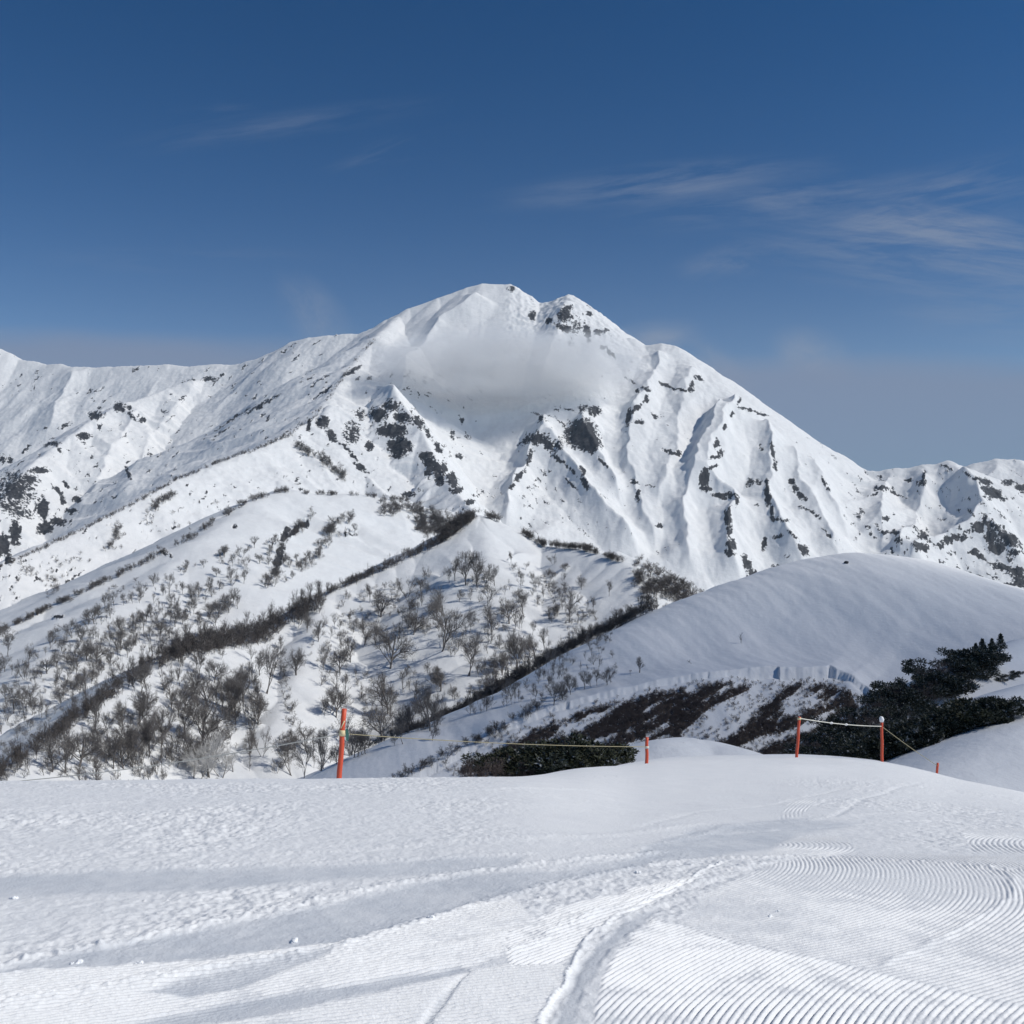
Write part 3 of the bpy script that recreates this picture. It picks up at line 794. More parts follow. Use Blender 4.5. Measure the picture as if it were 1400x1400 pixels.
# berms and ski tracks: polyline, half width (m), height (m), lumpiness
for pts, hw, hh, lump in [
    ([(728, 1420), (768, 1345), (805, 1284), (850, 1252), (930, 1212), (985, 1182)], 0.013, 0.018, 0.5),
    ([(742, 1420), (778, 1350), (812, 1292), (850, 1262)], 0.026, -0.014, 0.2),
    ([(-60, 1330), (100, 1298), (240, 1270), (400, 1234), (520, 1210), (640, 1191), (760, 1180), (900, 1166)], 0.06, 0.022, 1.0),
    ([(-60, 1376), (130, 1350), (260, 1325), (400, 1300)], 0.05, 0.02, 1.0),
    ([(470, 1292), (560, 1262), (640, 1240), (720, 1216), (820, 1196), (940, 1178), (1100, 1172), (1300, 1186), (1450, 1196)], 0.06, 0.022, 1.0),
    ([(700, 1304), (780, 1262), (860, 1236), (960, 1196), (1060, 1180)], 0.05, 0.018, 0.9),
    ([(1205, 1320), (1300, 1276), (1360, 1245), (1388, 1218), (1380, 1198), (1350, 1188)], 0.03, 0.016, 0.2),
    ([(0, 1108), (200, 1092), (400, 1087), (600, 1086), (800, 1080)], 0.10, 0.018, 0.5),
    ([(350, 1168), (500, 1160), (620, 1150), (800, 1142), (950, 1128)], 0.09, 0.016, 0.5),
    ([(640, 1330), (560, 1420)], 0.02, -0.010, 0.4),
    ([(-60, 1196), (250, 1186), (560, 1176), (720, 1168)], 0.05, 0.014, 0.8),
    ([(500, 1312), (700, 1268), (900, 1230), (1010, 1200)], 0.04, -0.012, 0.3),
    ([(870, 1162), (1000, 1128), (1100, 1122), (1250, 1110), (1450, 1112)], 0.07, 0.014, 0.6),
    ([(1140, 1118), (1180, 1092), (1260, 1070)], 0.05, -0.02, 0.3),
    ([(880, 1130), (960, 1110), (1060, 1100), (1150, 1078)], 0.06, -0.012, 0.3),
    ([(940, 1140), (1100, 1132), (1300, 1122), (1450, 1124)], 0.05, -0.016, 0.3),
]:
    w = [near_pt(*p) for p in pts]
    jx, jy = x_ + 0.04 * perlin(x_ * 5, y_ * 5, 121), y_ + 0.04 * perlin(x_ * 5, y_ * 5, 122)
    d, s, _, _ = seg_dist(jx, jy, w)
    prof = np.exp(-(d / hw) ** 2)
    n = 1 + lump * (0.9 * perlin(x_ * 14, y_ * 14, 123) + 0.9 * perlin(x_ * 31, y_ * 31, 124) + 0.6 * perlin(s * 1.3, s * 0, 125))
    det += 0.5 * hh * prof * np.clip(n, 0, 3)
    det += 0.004 * lump * np.exp(-(d / (hw * 4)) ** 2) * np.maximum(perlin(x_ * 28, y_ * 28, 126), 0) * 2

# loose, chopped snow everywhere else, finer over the corduroy
chop = (0.95 + 0.45 * sstep(900, 600, u_)) * (0.5 + sstep(-0.2, 0.3, perlin(x_ * 0.5, y_ * 0.5, 131))) * (1 - 0.93 * np.maximum(cord * 0.85, scr))
smooth_r = sstep(600, 760, u_) * (1 - sstep(1168, 1185, v_)) * (1 - sstep(1040, 1120, u_))
chop *= 1 - 0.8 * smooth_r
det += chop * (0.010 * perlin(x_ * 5, y_ * 5, 132) + 0.009 * perlin(x_ * 11, y_ * 11, 133) + 0.006 * perlin(x_ * 24, y_ * 24, 134))
crumb = perlin(x_ * 17, y_ * 17, 135) * perlin(x_ * 23 + 5, y_ * 23, 136)
det += 0.05 * np.maximum(crumb - 0.14, 0) * (1 - scr) * (0.25 + chop)
det += 0.0012 * perlin(x_ * 60, y_ * 60, 137)
# broad, soft swells
det += 0.028 * perlin(x_ * 0.35, y_ * 0.5, 138) + 0.012 * perlin(x_ * 1.1, y_ * 1.4, 139)
fade = 1 - 0.5 * sstep(14, 22, y_)
DET.reshape(-1)[k_] = det * fade
SCR.reshape(-1)[k_] = scr
NZ = NZ + DET
NZ += 0.05 * perlin(NX / 4, NY / 4, 140) * sstep(18, 26, NY) + 0.012 * fbm(NX * 1.2, NY * 1.2, 3, 141) * sstep(16, 24, NY)

m_sl, n, l, bs = new_mat('groomed_snow')
geo = n.new('ShaderNodeNewGeometry')
nz = N(n, 'ShaderNodeTexNoise'); nz.inputs['Scale'].default_value = 55; nz.inputs['Detail'].default_value = 5
nz.inputs['Roughness'].default_value = 0.65
l.new(geo.outputs['Position'], nz.inputs['Vector'])
n2 = N(n, 'ShaderNodeTexNoise'); n2.inputs['Scale'].default_value = 3.5; n2.inputs['Detail'].default_value = 6
l.new(geo.outputs['Position'], n2.inputs['Vector'])
at = N(n, 'ShaderNodeAttribute', attribute_name='scraped')
c1 = N(n, 'ShaderNodeMix', data_type='RGBA'); l.new(n2.outputs[0], c1.inputs[0])
c1.inputs[6].default_value = (0.80, 0.81, 0.82, 1); c1.inputs[7].default_value = (0.91, 0.91, 0.905, 1)
c2 = N(n, 'ShaderNodeMix', data_type='RGBA'); l.new(math_node(n, l, 'MULTIPLY', at.outputs['Fac'], 0.85), c2.inputs[0])
l.new(c1.outputs[2], c2.inputs[6]); c2.inputs[7].default_value = (0.60, 0.63, 0.67, 1)
l.new(c2.outputs[2], bs.inputs['Base Color'])
bp = N(n, 'ShaderNodeBump'); bp.inputs['Strength'].default_value = 0.7; bp.inputs['Distance'].default_value = 0.006
l.new(nz.outputs[0], bp.inputs['Height']); l.new(bp.outputs[0], bs.inputs['Normal'])
bs.inputs['Roughness'].default_value = 0.6; bs.inputs['Specular IOR Level'].default_value = 0.25
grid_object('ski_slope', NX, NY, NZ, m_sl, attrs={'scraped': SCR})
# the slope goes on behind and beside the camera
bx = np.linspace(-90, 90, 40); by = np.linspace(-90, 3, 40)
BX, BY = np.meshgrid(bx, by)
BZ = -0.06 * BY - 0.06 + 0.03 * perlin(BX / 3, BY / 3, 150)
BZ = np.where(BY > 0, -BY * 0.2290 + 2 * EYE * BY / 19.0 - 0.10, BZ - 0.04)
grid_object('snow_field', BX, BY, BZ, m_sl, attrs={'scraped': np.zeros_like(BX)})


# ------------------------------------------------------------------ bare trees
def prisms(segs, sides=3):
    """segs (n,8): p0, p1, r0, r1 -> verts, quads"""
    segs = np.asarray(segs, np.float32)
    p0, p1, ra, rb = segs[:, 0:3], segs[:, 3:6], segs[:, 6], segs[:, 7]
    d = p1 - p0; d = d / (np.linalg.norm(d, axis=1, keepdims=True) + 1e-9)
    up = np.where(np.abs(d[:, 2:3]) > 0.9, np.array([[1.0, 0, 0]]), np.array([[0, 0, 1.0]]))
    a = np.cross(d, up); a /= np.linalg.norm(a, axis=1, keepdims=True) + 1e-9
    b = np.cross(d, a)
    vs = []
    for ring, rr in ((p0, ra), (p1, rb)):
        for k in range(sides):
            t = 2 * math.pi * k / sides
            vs.append(ring + (a * math.cos(t) + b * math.sin(t)) * rr[:, None])
    V = np.stack(vs, 1).reshape(-1, 3)
    base = np.arange(len(segs))[:, None] * (2 * sides)
    Q = np.concatenate([np.stack([base[:, 0] + k, base[:, 0] + (k + 1) % sides, base[:, 0] + sides + (k + 1) % sides, base[:, 0] + sides + k], 1)[:, None] for k in range(sides)], 1).reshape(-1, 4)
    return V, Q


def grow_tree(seed, stems=1, spread=1.0, kids=(5, 5, 5, 5), upright=0.25):
    """a bare crown about one unit high; returns trunk segments and branch segments"""
    rg = random.Random(seed)
    V = mathutils.Vector
    trunk, br = [], []

    def turn(d, ang):
        ax = V((rg.gauss(0, 1), rg.gauss(0, 1), rg.gauss(0, 1))).cross(d)
        if ax.length < 1e-4:
            ax = V((1, 0, 0))
        return (mathutils.Matrix.Rotation(ang, 3, ax.normalized()) @ d).normalized()

    def limb(p, d, L, r, lev):
        q, n = p, 3 if lev < 2 else 2
        pts = [p]
        for i in range(n):
            d = (turn(d, rg.uniform(0.08, 0.3)) + V((0, 0, upright * (0.35 if lev < 3 else 0.1)))).normalized()
            q = q + d * (L / n)
            pts.append(q)
        for i in range(n):
            ra = r * (1 - 0.5 * i / n); rb = r * (1 - 0.5 * (i + 1) / n)
            (trunk if lev == 0 else br).append((*pts[i], *pts[i + 1], ra, rb))
        if lev < len(kids):
            for k in range(kids[lev]):
                f = rg.uniform(0.3, 1.0) if lev else rg.uniform(0.22, 1.0)
                i = min(int(f * n), n - 1)
                base = pts[i].lerp(pts[i + 1], f * n - i)
                dd = turn(d, rg.uniform(0.4, 1.0) * spread)
                limb(base, dd, L * rg.uniform(0.5, 0.68) * (1.0 if lev else 1.0), r * 0.5, lev + 1)
    for s in range(stems):
        d = V((rg.uniform(-.15, .15), rg.uniform(-.15, .15), 1)) if stems == 1 else V((rg.uniform(-.6, .6), rg.uniform(-.6, .6), 1))
        limb(V((rg.uniform(-.03, .03) * stems, rg.uniform(-.03, .03) * stems, -0.06)), d.normalized(), 0.55, 0.021 / math.sqrt(stems), 0)
    trunk, br = np.array(trunk, np.float32), np.array(br, np.float32)
    top = max(br[:, 5].max(), br[:, 2].max())
    trunk /= top; br /= top
    br[:, 6:] = np.maximum(br[:, 6:], 0.0012)
    return trunk, br


M_BARK = simple_mat('bark', (0.15, 0.135, 0.125), 0.9, 0.3, 8)
M_TWIG = simple_mat('twigs', (0.15, 0.138, 0.13), 0.9, 0.3, 5)
M_FROST = simple_mat('frosted_twigs', (0.62, 0.61, 0.59), 0.9, 0.3, 5)
M_DARKTW = simple_mat('dark_twigs', (0.10, 0.087, 0.08), 0.9, 0.35, 0.4)

PROTO = []
for s_, (st, sp, up) in enumerate([(1, 1.05, .22), (1, 0.85, .35), (2, 0.85, .3), (1, 1.2, .2), (2, 0.75, .35), (1, 0.8, .45), (1, 1.1, .25), (1, 0.95, .3)]):
    t, b = grow_tree(100 + s_, st, sp, (7, 6, 6, 5) if st == 1 else (5, 6, 5, 5), up)
    tv, tq = prisms(t, 5); bv, bq = prisms(b, 3)
    mt = mesh_from('trunk', tv, tq); mt.materials.append(M_BARK)
    mb = mesh_from('crown', bv, bq); mb.materials.append(M_TWIG)
    full = mesh_from('bare_tree', np.concatenate([bv, tv]), np.concatenate([bq, tq + len(bv)])); full.materials.append(M_TWIG)
    mf = mesh_from('crown', bv, bq); mf.materials.append(M_FROST)
    PROTO.append((mt, mb, full, mf, float(max(b[:, 3].max() - b[:, 3].min(), b[:, 4].max() - b[:, 4].min()))))

TREES = []      # (u, v, height px, point, frosted)
rng = random.Random(11)


def add_tree(u, v, hp, ymin=170, frost=False):
    p = Surf.march(u, v, ymin)
    if p is None or p[1] > 1000:
        return
    TREES.append([u, v, hp * 1.14, p, frost])


def zoomed(x0, y0, sc, items, frost=False, ymin=170):
    for (bx_, by_, ty) in items:
        add_tree(x0 + bx_ / sc, y0 + by_ / sc, (by_ - ty) / sc, ymin, frost)


zoomed(400, 720, 5.385, [(30, 1100, 900), (235, 1060, 880), (355, 1090, 880), (430, 1000, 800), (525, 880, 700), (565, 560, 430), (655, 670, 470), (845, 520, 370), (855, 700, 520), (880, 800, 620),
                         (700, 1050, 730), (1105, 905, 480), (1285, 1100, 790), (990, 1085, 1000), (835, 1110, 1010), (1285, 430, 190), (1360, 410, 250), (1200, 400, 230),
                         (190, 850, 700), (110, 780, 640), (420, 720, 640), (1090, 1220, 1030), (1180, 1280, 1170), (1300, 790, 620), (1060, 640, 480), (620, 860, 740), (350, 770, 690), (940, 470, 380),
                         (1150, 420, 300), (1230, 560, 470), (760, 840, 720)])
zoomed(480, 840, 5.385, [(575, 860, 530), (420, 870, 670), (235, 930, 640), (265, 740, 430), (1225, 430, 130), (1115, 450, 260), (760, 640, 530), (880, 650, 550), (385, 1030, 880), (320, 980, 900),
                         (45, 1190, 980), (600, 1000, 880), (660, 575, 390), (300, 740, 560), (640, 780, 580), (520, 760, 600), (1290, 360, 180), (1350, 330, 150), (930, 660, 560), (1180, 600, 480), (110, 1190, 1040)])
zoomed(640, 700, 4.118, [(40, 410, 230), (150, 420, 300), (240, 630, 500), (130, 690, 500), (320, 600, 440), (575, 620, 455), (370, 430, 340), (430, 800, 665), (280, 900, 690), (195, 920, 790),
                         (240, 290, 225), (640, 440, 355), (790, 480, 390), (850, 600, 540), (110, 520, 400), (200, 560, 480), (600, 760, 700), (700, 560, 480), (460, 400, 330), (480, 300, 240), (550, 340, 290), (100, 420, 330), (360, 700, 620)])
zoomed(640, 700, 4.118, [(480, 1100, 960), (570, 1030, 920), (650, 1000, 900), (720, 980, 880), (800, 965, 870), (340, 1160, 1080), (370, 1130, 1050), (960, 905, 820), (600, 1010, 920), (690, 985, 900), (780, 975, 890), (530, 1060, 960)], ymin=150)
zoomed(240, 820, 5.385, [(660, 690, 320), (620, 560, 380), (890, 560, 370), (510, 760, 500), (405, 900, 580), (185, 1080, 660), (600, 960, 700), (640, 1160, 950), (970, 1130, 910), (1070, 1310, 1010),
                         (950, 1310, 1040), (860, 1310, 1010), (1170, 870, 640), (1090, 860, 740), (1310, 1300, 1080), (775, 370, 270), (1050, 310, 190), (970, 210, 100), (480, 680, 520), (340, 860, 660), (130, 920, 700),
                         (440, 940, 740), (560, 1100, 950), (880, 1120, 960), (1380, 1310, 1150), (1180, 1310, 1160), (740, 1290, 1180), (230, 1000, 800), (60, 1010, 760), (300, 780, 620)])
zoomed(240, 820, 5.385, [(270, 1320, 1010), (200, 1320, 1080), (340, 1320, 1100), (420, 1280, 1120), (140, 1320, 1130)], frost=True)


def fill(poly, n, h0, h1, mind, ymin=170, dens=None):
    us = [p[0] for p in poly]; vs = [p[1] for p in poly]
    tries = 0; got = 0
    while got < n and tries < n * 60:
        tries += 1
        u, v = rng.uniform(min(us), max(us)), rng.uniform(min(vs), max(vs))
        ins = False
        for i in range(len(poly)):
            (x0, y0), (x1, y1) = poly[i], poly[(i + 1) % len(poly)]
            if (y0 > v) != (y1 > v) and u < (x1 - x0) * (v - y0) / (y1 - y0) + x0:
                ins = not ins
        if not ins:
            continue
        if dens is not None and rng.random() > dens(u, v):
            continue
        if any(abs(t[0] - u) < mind and abs(t[1] - v) < mind * 0.55 for t in TREES):
            continue
        k = len(TREES)
        add_tree(u, v, rng.uniform(h0, h1) * (0.75 + 0.5 * (v - min(vs)) / (max(vs) - min(vs))), ymin)
        got += len(TREES) > k


def streak(u, v):
    # trees stand in rows running down to the left
    return 0.12 + 0.88 * float(sstep(-0.05, 0.25, perlin(np.float32((u + v * 1.0) / 95), np.float32((v * 1.0 + u * 0.62) / 22), 160)))


fill([(60, 1062), (120, 1000), (200, 940), (290, 905), (350, 905), (330, 960), (300, 1062)], 42, 32, 44, 13)
fill([(0, 880), (20, 870), (30, 905), (0, 915)], 2, 30, 34, 12, 350)
fill([(0, 905), (100, 850), (180, 820), (250, 800), (330, 800), (330, 850), (250, 868), (190, 890), (110, 950), (0, 1030)], 92, 19, 30, 9, 330, streak)
fill([(100, 850), (230, 790), (330, 750), (420, 740), (480, 700), (540, 700), (500, 740), (400, 800), (330, 850), (180, 870)], 34, 12, 20, 10, 330, streak)
TREES.sort(key=lambda t: -t[2])
TREES = TREES[:290]
print('trees', len(TREES))


def ordinal(n):
    w = ['first', 'second', 'third', 'fourth', 'fifth', 'sixth', 'seventh', 'eighth', 'ninth', 'tenth', 'eleventh', 'twelfth']
    return w[n - 1] if n <= 12 else '%dth' % n if n % 10 not in (1, 2, 3) or n in (13,) else {1: '%dst', 2: '%dnd', 3: '%drd'}[n % 10] % n


def region(t):
    u, v, Y = t[0], t[1], t[3][1]
    if t[4]:
        return 'in the pale frosted clump at the snow edge'
    if Y < 260 and u > 540:
        return 'below the long dark flank thicket'
    line = np.interp(u, [0, 60, 120, 200, 250, 350, 440, 560, 655], [1055, 1012, 970, 912, 888, 874, 822, 765, 706])
    if v < line - 2 and u < 660:
        return 'above the diagonal thicket'
    if u < 330:
        return 'below the diagonal thicket'
    if u < 470:
        return 'left of the tall orange pole'
    if u < 600:
        return 'right of the tall orange pole'
    if u < 720:
        return 'on the mid spur'
    return 'on the right spur flank'


regs = {}
for t in TREES:
    regs.setdefault(region(t), []).append(t)
for rname, ts in regs.items():
    ts.sort(key=lambda t: t[1])
    # rows from the top; each row holds at most nine trees
    nrow = max(1, math.ceil(len(ts) / 9))
    size = math.ceil(len(ts) / nrow)
    for r in range(nrow):
        row = sorted(ts[r * size:(r + 1) * size], key=lambda t: t[0])
        for i, t in enumerate(row):
            side = '%s from left' % ordinal(i + 1)
            t.append('bare tree %s, %s row down, %s' % (rname, ordinal(r + 1), side) if nrow > 1 else 'bare tree %s, %s' % (rname, side))


def link(o, parent=None):
    COL.objects.link(o)
    if parent:
        o.parent = parent
    return o


LEAN = random.Random(5)
for t in TREES:
    u, v, hp, (x, yy, z), frost, label = t
    h = hp * yy / F
    k = LEAN.randrange(len(PROTO))
    mt, mb, full, mf, wd = PROTO[k]
    if hp >= 26:
        o = bpy.data.objects.new('bare_tree', None)
        link(bpy.data.objects.new('trunk', mt), o); link(bpy.data.objects.new('crown', mf if frost else mb), o)
        o.empty_display_size = 0.5
    else:
        o = bpy.data.objects.new('bare_tree', full)
    link(o)
    wide = LEAN.uniform(0.62, 0.98)
    o.location = (x, yy, z - 0.02 * h)
    o.scale = (h * wide, h * wide, h)
    o.rotation_euler = (LEAN.uniform(-.08, .05), LEAN.uniform(-.1, .1), LEAN.uniform(0, 6.28))
    o['label'] = label if not frost else label.replace('bare tree', 'frosted bare tree')
    o['category'] = 'tree'
    o['group'] = 'bare trees on the spur and lower slopes'

# ------------------------------------------------------------------ thickets too dense to count: merged shrubs
TW = []
for s_ in range(6):
    t, b = grow_tree(300 + s_, 3, 0.9, (4, 4, 3), 0.3)
    a = np.concatenate([t, b])
    # one thin blade per twig
    p0, p1 = a[:, 0:3], a[:, 3:6]
    d = p1 - p0
    side = np.cross(d, np.random.RandomState(s_).randn(len(a), 3)); side /= np.linalg.norm(side, axis=1, keepdims=True) + 1e-9
    w = np.maximum(a[:, 6:7], 0.0065)
    TW.append(np.stack([p0 - side * w, p0 + side * w, p1 + side * w * .6, p1 - side * w * .6], 1))      # (n,4,3)


def merged(name, items, mat, label, cat, wmul=1.0):
    """items: (x, y, z, h, rz, proto)"""
    out = []
    for (x, y, z, h, rz, k) in items:
        c, s = math.cos(rz), math.sin(rz)
        T = TW[k % len(TW)]
        X_ = T[..., 0] * c - T[..., 1] * s; Y_ = T[..., 0] * s + T[..., 1] * c
        out.append(np.stack([X_ * h * wmul + x, Y_ * h * wmul + y, T[..., 2] * h + z - 0.05 * h], -1).reshape(-1, 3))
    V = np.concatenate(out)
    Q = np.arange(len(V), dtype=np.int32).reshape(-1, 4)
    me = mesh_from(name, V, Q, False); me.materials.append(mat)
    o = link(bpy.data.objects.new(name, me))
    o['kind'] = 'stuff'; o['label'] = label; o['category'] = cat
    return o


def band(pts, n, hp, thick, ymin, gap=0.0, seed=0, up=True):
    """shrubs scattered on a picture-space line, set where the terrain really is"""
    rg = random.Random(seed)
    L = [0]
    for i in range(len(pts) - 1):
        L.append(L[-1] + math.hypot(pts[i + 1][0] - pts[i][0], pts[i + 1][1] - pts[i][1]))
    items = []
    for _ in range(n):
        f = rg.uniform(0, L[-1])
        if gap and float(perlin(np.float32(f / 14), np.float32(seed), 170)) < gap - 0.5:
            continue
        i = max(j for j in range(len(L) - 1) if L[j] <= f)
        t = (f - L[i]) / (L[i + 1] - L[i] + 1e-6)
        u = pts[i][0] + t * (pts[i + 1][0] - pts[i][0]); v = pts[i][1] + t * (pts[i + 1][1] - pts[i][1])
        u += rg.gauss(0, 2.0); v += rg.uniform(-0.25, 1) * thick + abs(rg.gauss(0, 0.12)) * thick * (4 if rg.random() < .2 else 1)
        p = Surf.march(u, v, ymin)
        if p is None or p[1] > 2200:
            continue
        h = hp * rg.uniform(0.6, 1.25) * p[1] / F
        items.append((p[0], p[1], p[2], h, rg.uniform(0, 6.28), rg.randrange(6)))
    return items


def tree_blades(seed):
    t, b = grow_tree(seed, 1, 0.85, (7, 6, 4), 0.38)
    a = np.concatenate([t, b]); p0, p1 = a[:, 0:3], a[:, 3:6]; d = p1 - p0
    side = np.cross(d, np.random.RandomState(seed).randn(len(a), 3)); side /= np.linalg.norm(side, axis=1, keepdims=True) + 1e-9
    w = np.maximum(a[:, 6:7], 0.0034)
    T = np.stack([p0 - side * w, p0 + side * w, p1 + side * w * .6, p1 - side * w * .6], 1)
    T[..., :2] *= 0.8
    return T


TW_SHRUB = TW
TW = [tree_blades(500 + k) for k in range(6)]
B = []
for q, nn, hh in [([(20, 1040), (120, 1000), (220, 950), (300, 920)], 70, 27), ([(100, 1055), (200, 1030), (300, 1000), (340, 960)], 60, 34), ([(0, 1000), (80, 940), (160, 890), (240, 850)], 60, 22),
                  ([(0, 940), (80, 880), (160, 840), (240, 815), (330, 800)], 60, 18), ([(120, 850), (220, 800), (330, 760)], 26, 13), ([(440, 860), (520, 850), (600, 820)], 26, 26), ([(430, 940), (520, 960), (600, 930)], 26, 32),
                  ([(420, 1020), (500, 1010), (600, 990)], 30, 36), ([(600, 870), (660, 880), (720, 850)], 18, 28), ([(640, 930), (700, 910), (780, 880)], 28, 28), ([(680, 800), (740, 800), (800, 810)], 16, 18),
                  ([(560, 790), (620, 790), (680, 790)], 18, 24), ([(340, 900), (350, 960), (340, 1030)], 26, 32), ([(640, 970), (720, 940), (820, 890)], 40, 24)]:
    B += band(q, nn, hh, 34, 180, 0, len(B) + 90)
merged('open_wood', B, M_TWIG, 'scattered grey bare trees filling the gaps between the larger ones', 'wood')
B = band([(-10, 1060), (60, 1008), (120, 966), (200, 906), (250, 884), (300, 874), (350, 864), (400, 838), (440, 816)], 260, 27, 20, 170, .1, 61)
B += band([(545, 1056), (620, 1006), (700, 962), (760, 932), (820, 896), (900, 850)], 110, 28, 8, 235, .1, 62)
B += band([(440, 816), (500, 788), (560, 761), (600, 741)], 60, 17, 5, 300, .2, 63)
merged('ridge_wood', B, M_DARKTW, 'upright bare trees standing out of the dark thickets along the ridges', 'wood')
TW = TW_SHRUB
B = band([(-20, 1066), (0, 1052), (60, 1010), (120, 968), (200, 908), (250, 884), (300, 874), (350, 864), (400, 838), (440, 816)], 520, 15, 14, 170, .2, 1)
B += band([(230, 885), (300, 872), (370, 862)], 150, 20, 18, 170, 0, 2)
B += band([(440, 816), (500, 788), (560, 761), (600, 741), (650, 706)], 190, 11, 3, 300, .36, 3)
B += band([(600, 742), (625, 724), (645, 708)], 160, 15, 3, 300, 0, 4)
merged('ridge_thicket', B, M_DARKTW, 'dense dark thicket of bare trees along the diagonal ridge at lower left', 'thicket')
B = band([(655, 703), (700, 722), (740, 747), (800, 753), (850, 770)], 260, 11, 0, 300, .25, 5)
B += band([(868, 776), (905, 790), (935, 805), (965, 822)], 300, 13, 26, 300, .1, 6)
B += band([(880, 800), (900, 830), (930, 845), (945, 830)], 90, 12, 20, 300, .1, 7)
merged('crest_scrub', B, M_DARKTW, 'dark bare scrub lining the crest right of the pointed spur', 'scrub')
B = band([(-10, 868), (60, 836), (150, 792), (210, 762), (260, 735), (300, 708), (340, 686), (385, 671), (402, 671)], 520, 8.5, 3, 330, .3, 8)
B += band([(415, 676), (490, 678), (560, 686)], 130, 7, 1, 330, .4, 9)
B += band([(520, 688), (560, 690), (600, 705), (640, 712)], 220, 11, 14, 430, .2, 10)
B += band([(570, 715), (600, 720), (625, 728)], 130, 11, 14, 430, .1, 11)
B += band([(365, 800), (385, 770), (400, 735), (425, 700)], 90, 12, 8, 330, .3, 12)
B += band([(385, 790), (430, 760), (460, 715), (490, 700)], 100, 12, 10, 330, .3, 13)
B += band([(140, 812), (200, 790), (260, 775), (320, 752), (380, 735)], 60, 9, 8, 330, .4, 14)
merged('far_thicket', B, M_DARKTW, 'bare scrub along the second ridge crest and the gullies below it', 'scrub')
B = band([(-10, 782), (60, 750), (130, 716), (190, 686), (240, 658), (290, 636), (350, 615), (400, 594)], 400, 5.5, 1.5, 600, .1, 15)
B += band([(400, 592), (425, 575), (445, 552), (480, 500), (512, 466)], 160, 3.5, 0, 600, .3, 16)
B += band([(405, 608), (440, 625), (475, 655)], 110, 9, 8, 500, .25, 17)
B += band([(205, 700), (225, 684), (238, 676)], 40, 10, 6, 500, .1, 18) + band([(150, 750), (160, 728), (166, 718)], 26, 9, 5, 500, .1, 19)
B += band([(20, 800), (60, 780), (110, 760), (190, 715), (300, 690)], 60, 7, 22, 450, .3, 20) + band([(30, 775), (80, 800), (60, 830)], 30, 9, 8, 450, .1, 21)
merged('high_ridge_scrub', B, M_DARKTW, 'thin line of dark scrub along the long upper ridge', 'scrub')
B = []
for q in [[(420, 850), (480, 900), (520, 960), (560, 1010)], [(460, 830), (540, 800), (600, 800)], [(560, 820), (640, 860), (700, 840)], [(700, 780), (760, 800), (820, 850)], [(640, 900), (720, 920), (780, 880)],
          [(440, 990), (520, 1030), (600, 1000)], [(740, 770), (790, 830), (840, 870)], [(330, 930), (300, 1000), (280, 1050)], [(120, 1010), (200, 980), (260, 950)], [(60, 1045), (150, 1040), (240, 1050)],
          [(20, 940), (90, 900), (180, 850), (280, 820)], [(0, 1000), (90, 950), (160, 900)], [(380, 880), (400, 960), (380, 1040)]]:
    B += band(q, 62, 12, 42, 180, 0, len(B) + 50)
merged('slope_shrubs', B, M_TWIG, 'small bare shrubs sprinkled between the trees on the snowy spurs', 'shrubs')
# dark trees crowding the foot of the spur behind the knoll's left flank
B = band([(545, 1056), (620, 1006), (700, 962), (760, 932), (820, 896), (880, 856)], 360, 18, 3, 235, 0, 22)
B += band([(600, 1000), (700, 955), (720, 950)], 130, 20, 3, 235, 0, 23)
B += band([(540, 1066), (600, 1036), (680, 1000), (740, 965)], 90, 15, 10, 150, .2, 24)
merged('flank_thicket', B, M_DARKTW, 'dark band of trees behind the left flank of the shaded snow knoll', 'thicket')

# brush on the steep slope under the cornice
rg = random.Random(77)
brush = []
rr, cc = np.nonzero((BR > 1.6) & (GU > 600) & (GU < 1260))
area = GY[rr, cc] ** 1
pick = rg.choices(range(len(rr)), k=30000)
for i in pick:
    r, c = rr[i], cc[i]
    uu0 = GU[r, c]
    vv0 = GV[r, c]
    if vv0 > 1062:
        continue
    if BAREG[r, c] < 0.35 and rg.random() < 0.88:
        continue
    brush.append((float(GX[r, c]) + rg.uniform(-.2, .2), float(GY[r, c]) + rg.uniform(-.2, .2), float(H[r, c]), rg.uniform(0.5, 1.05), rg.uniform(0, 6.28), rg.randrange(6)))
print('brush', len(brush))
M_BRUSH = simple_mat('brush_twigs', (0.13, 0.10, 0.088), 0.9, 0.4, 0.5)
merged('hillside_brush', brush[:14000], M_BRUSH, 'brown leafless brush on the steep bank under the snow cornice', 'brush')

# ------------------------------------------------------------------ evergreen shrubs


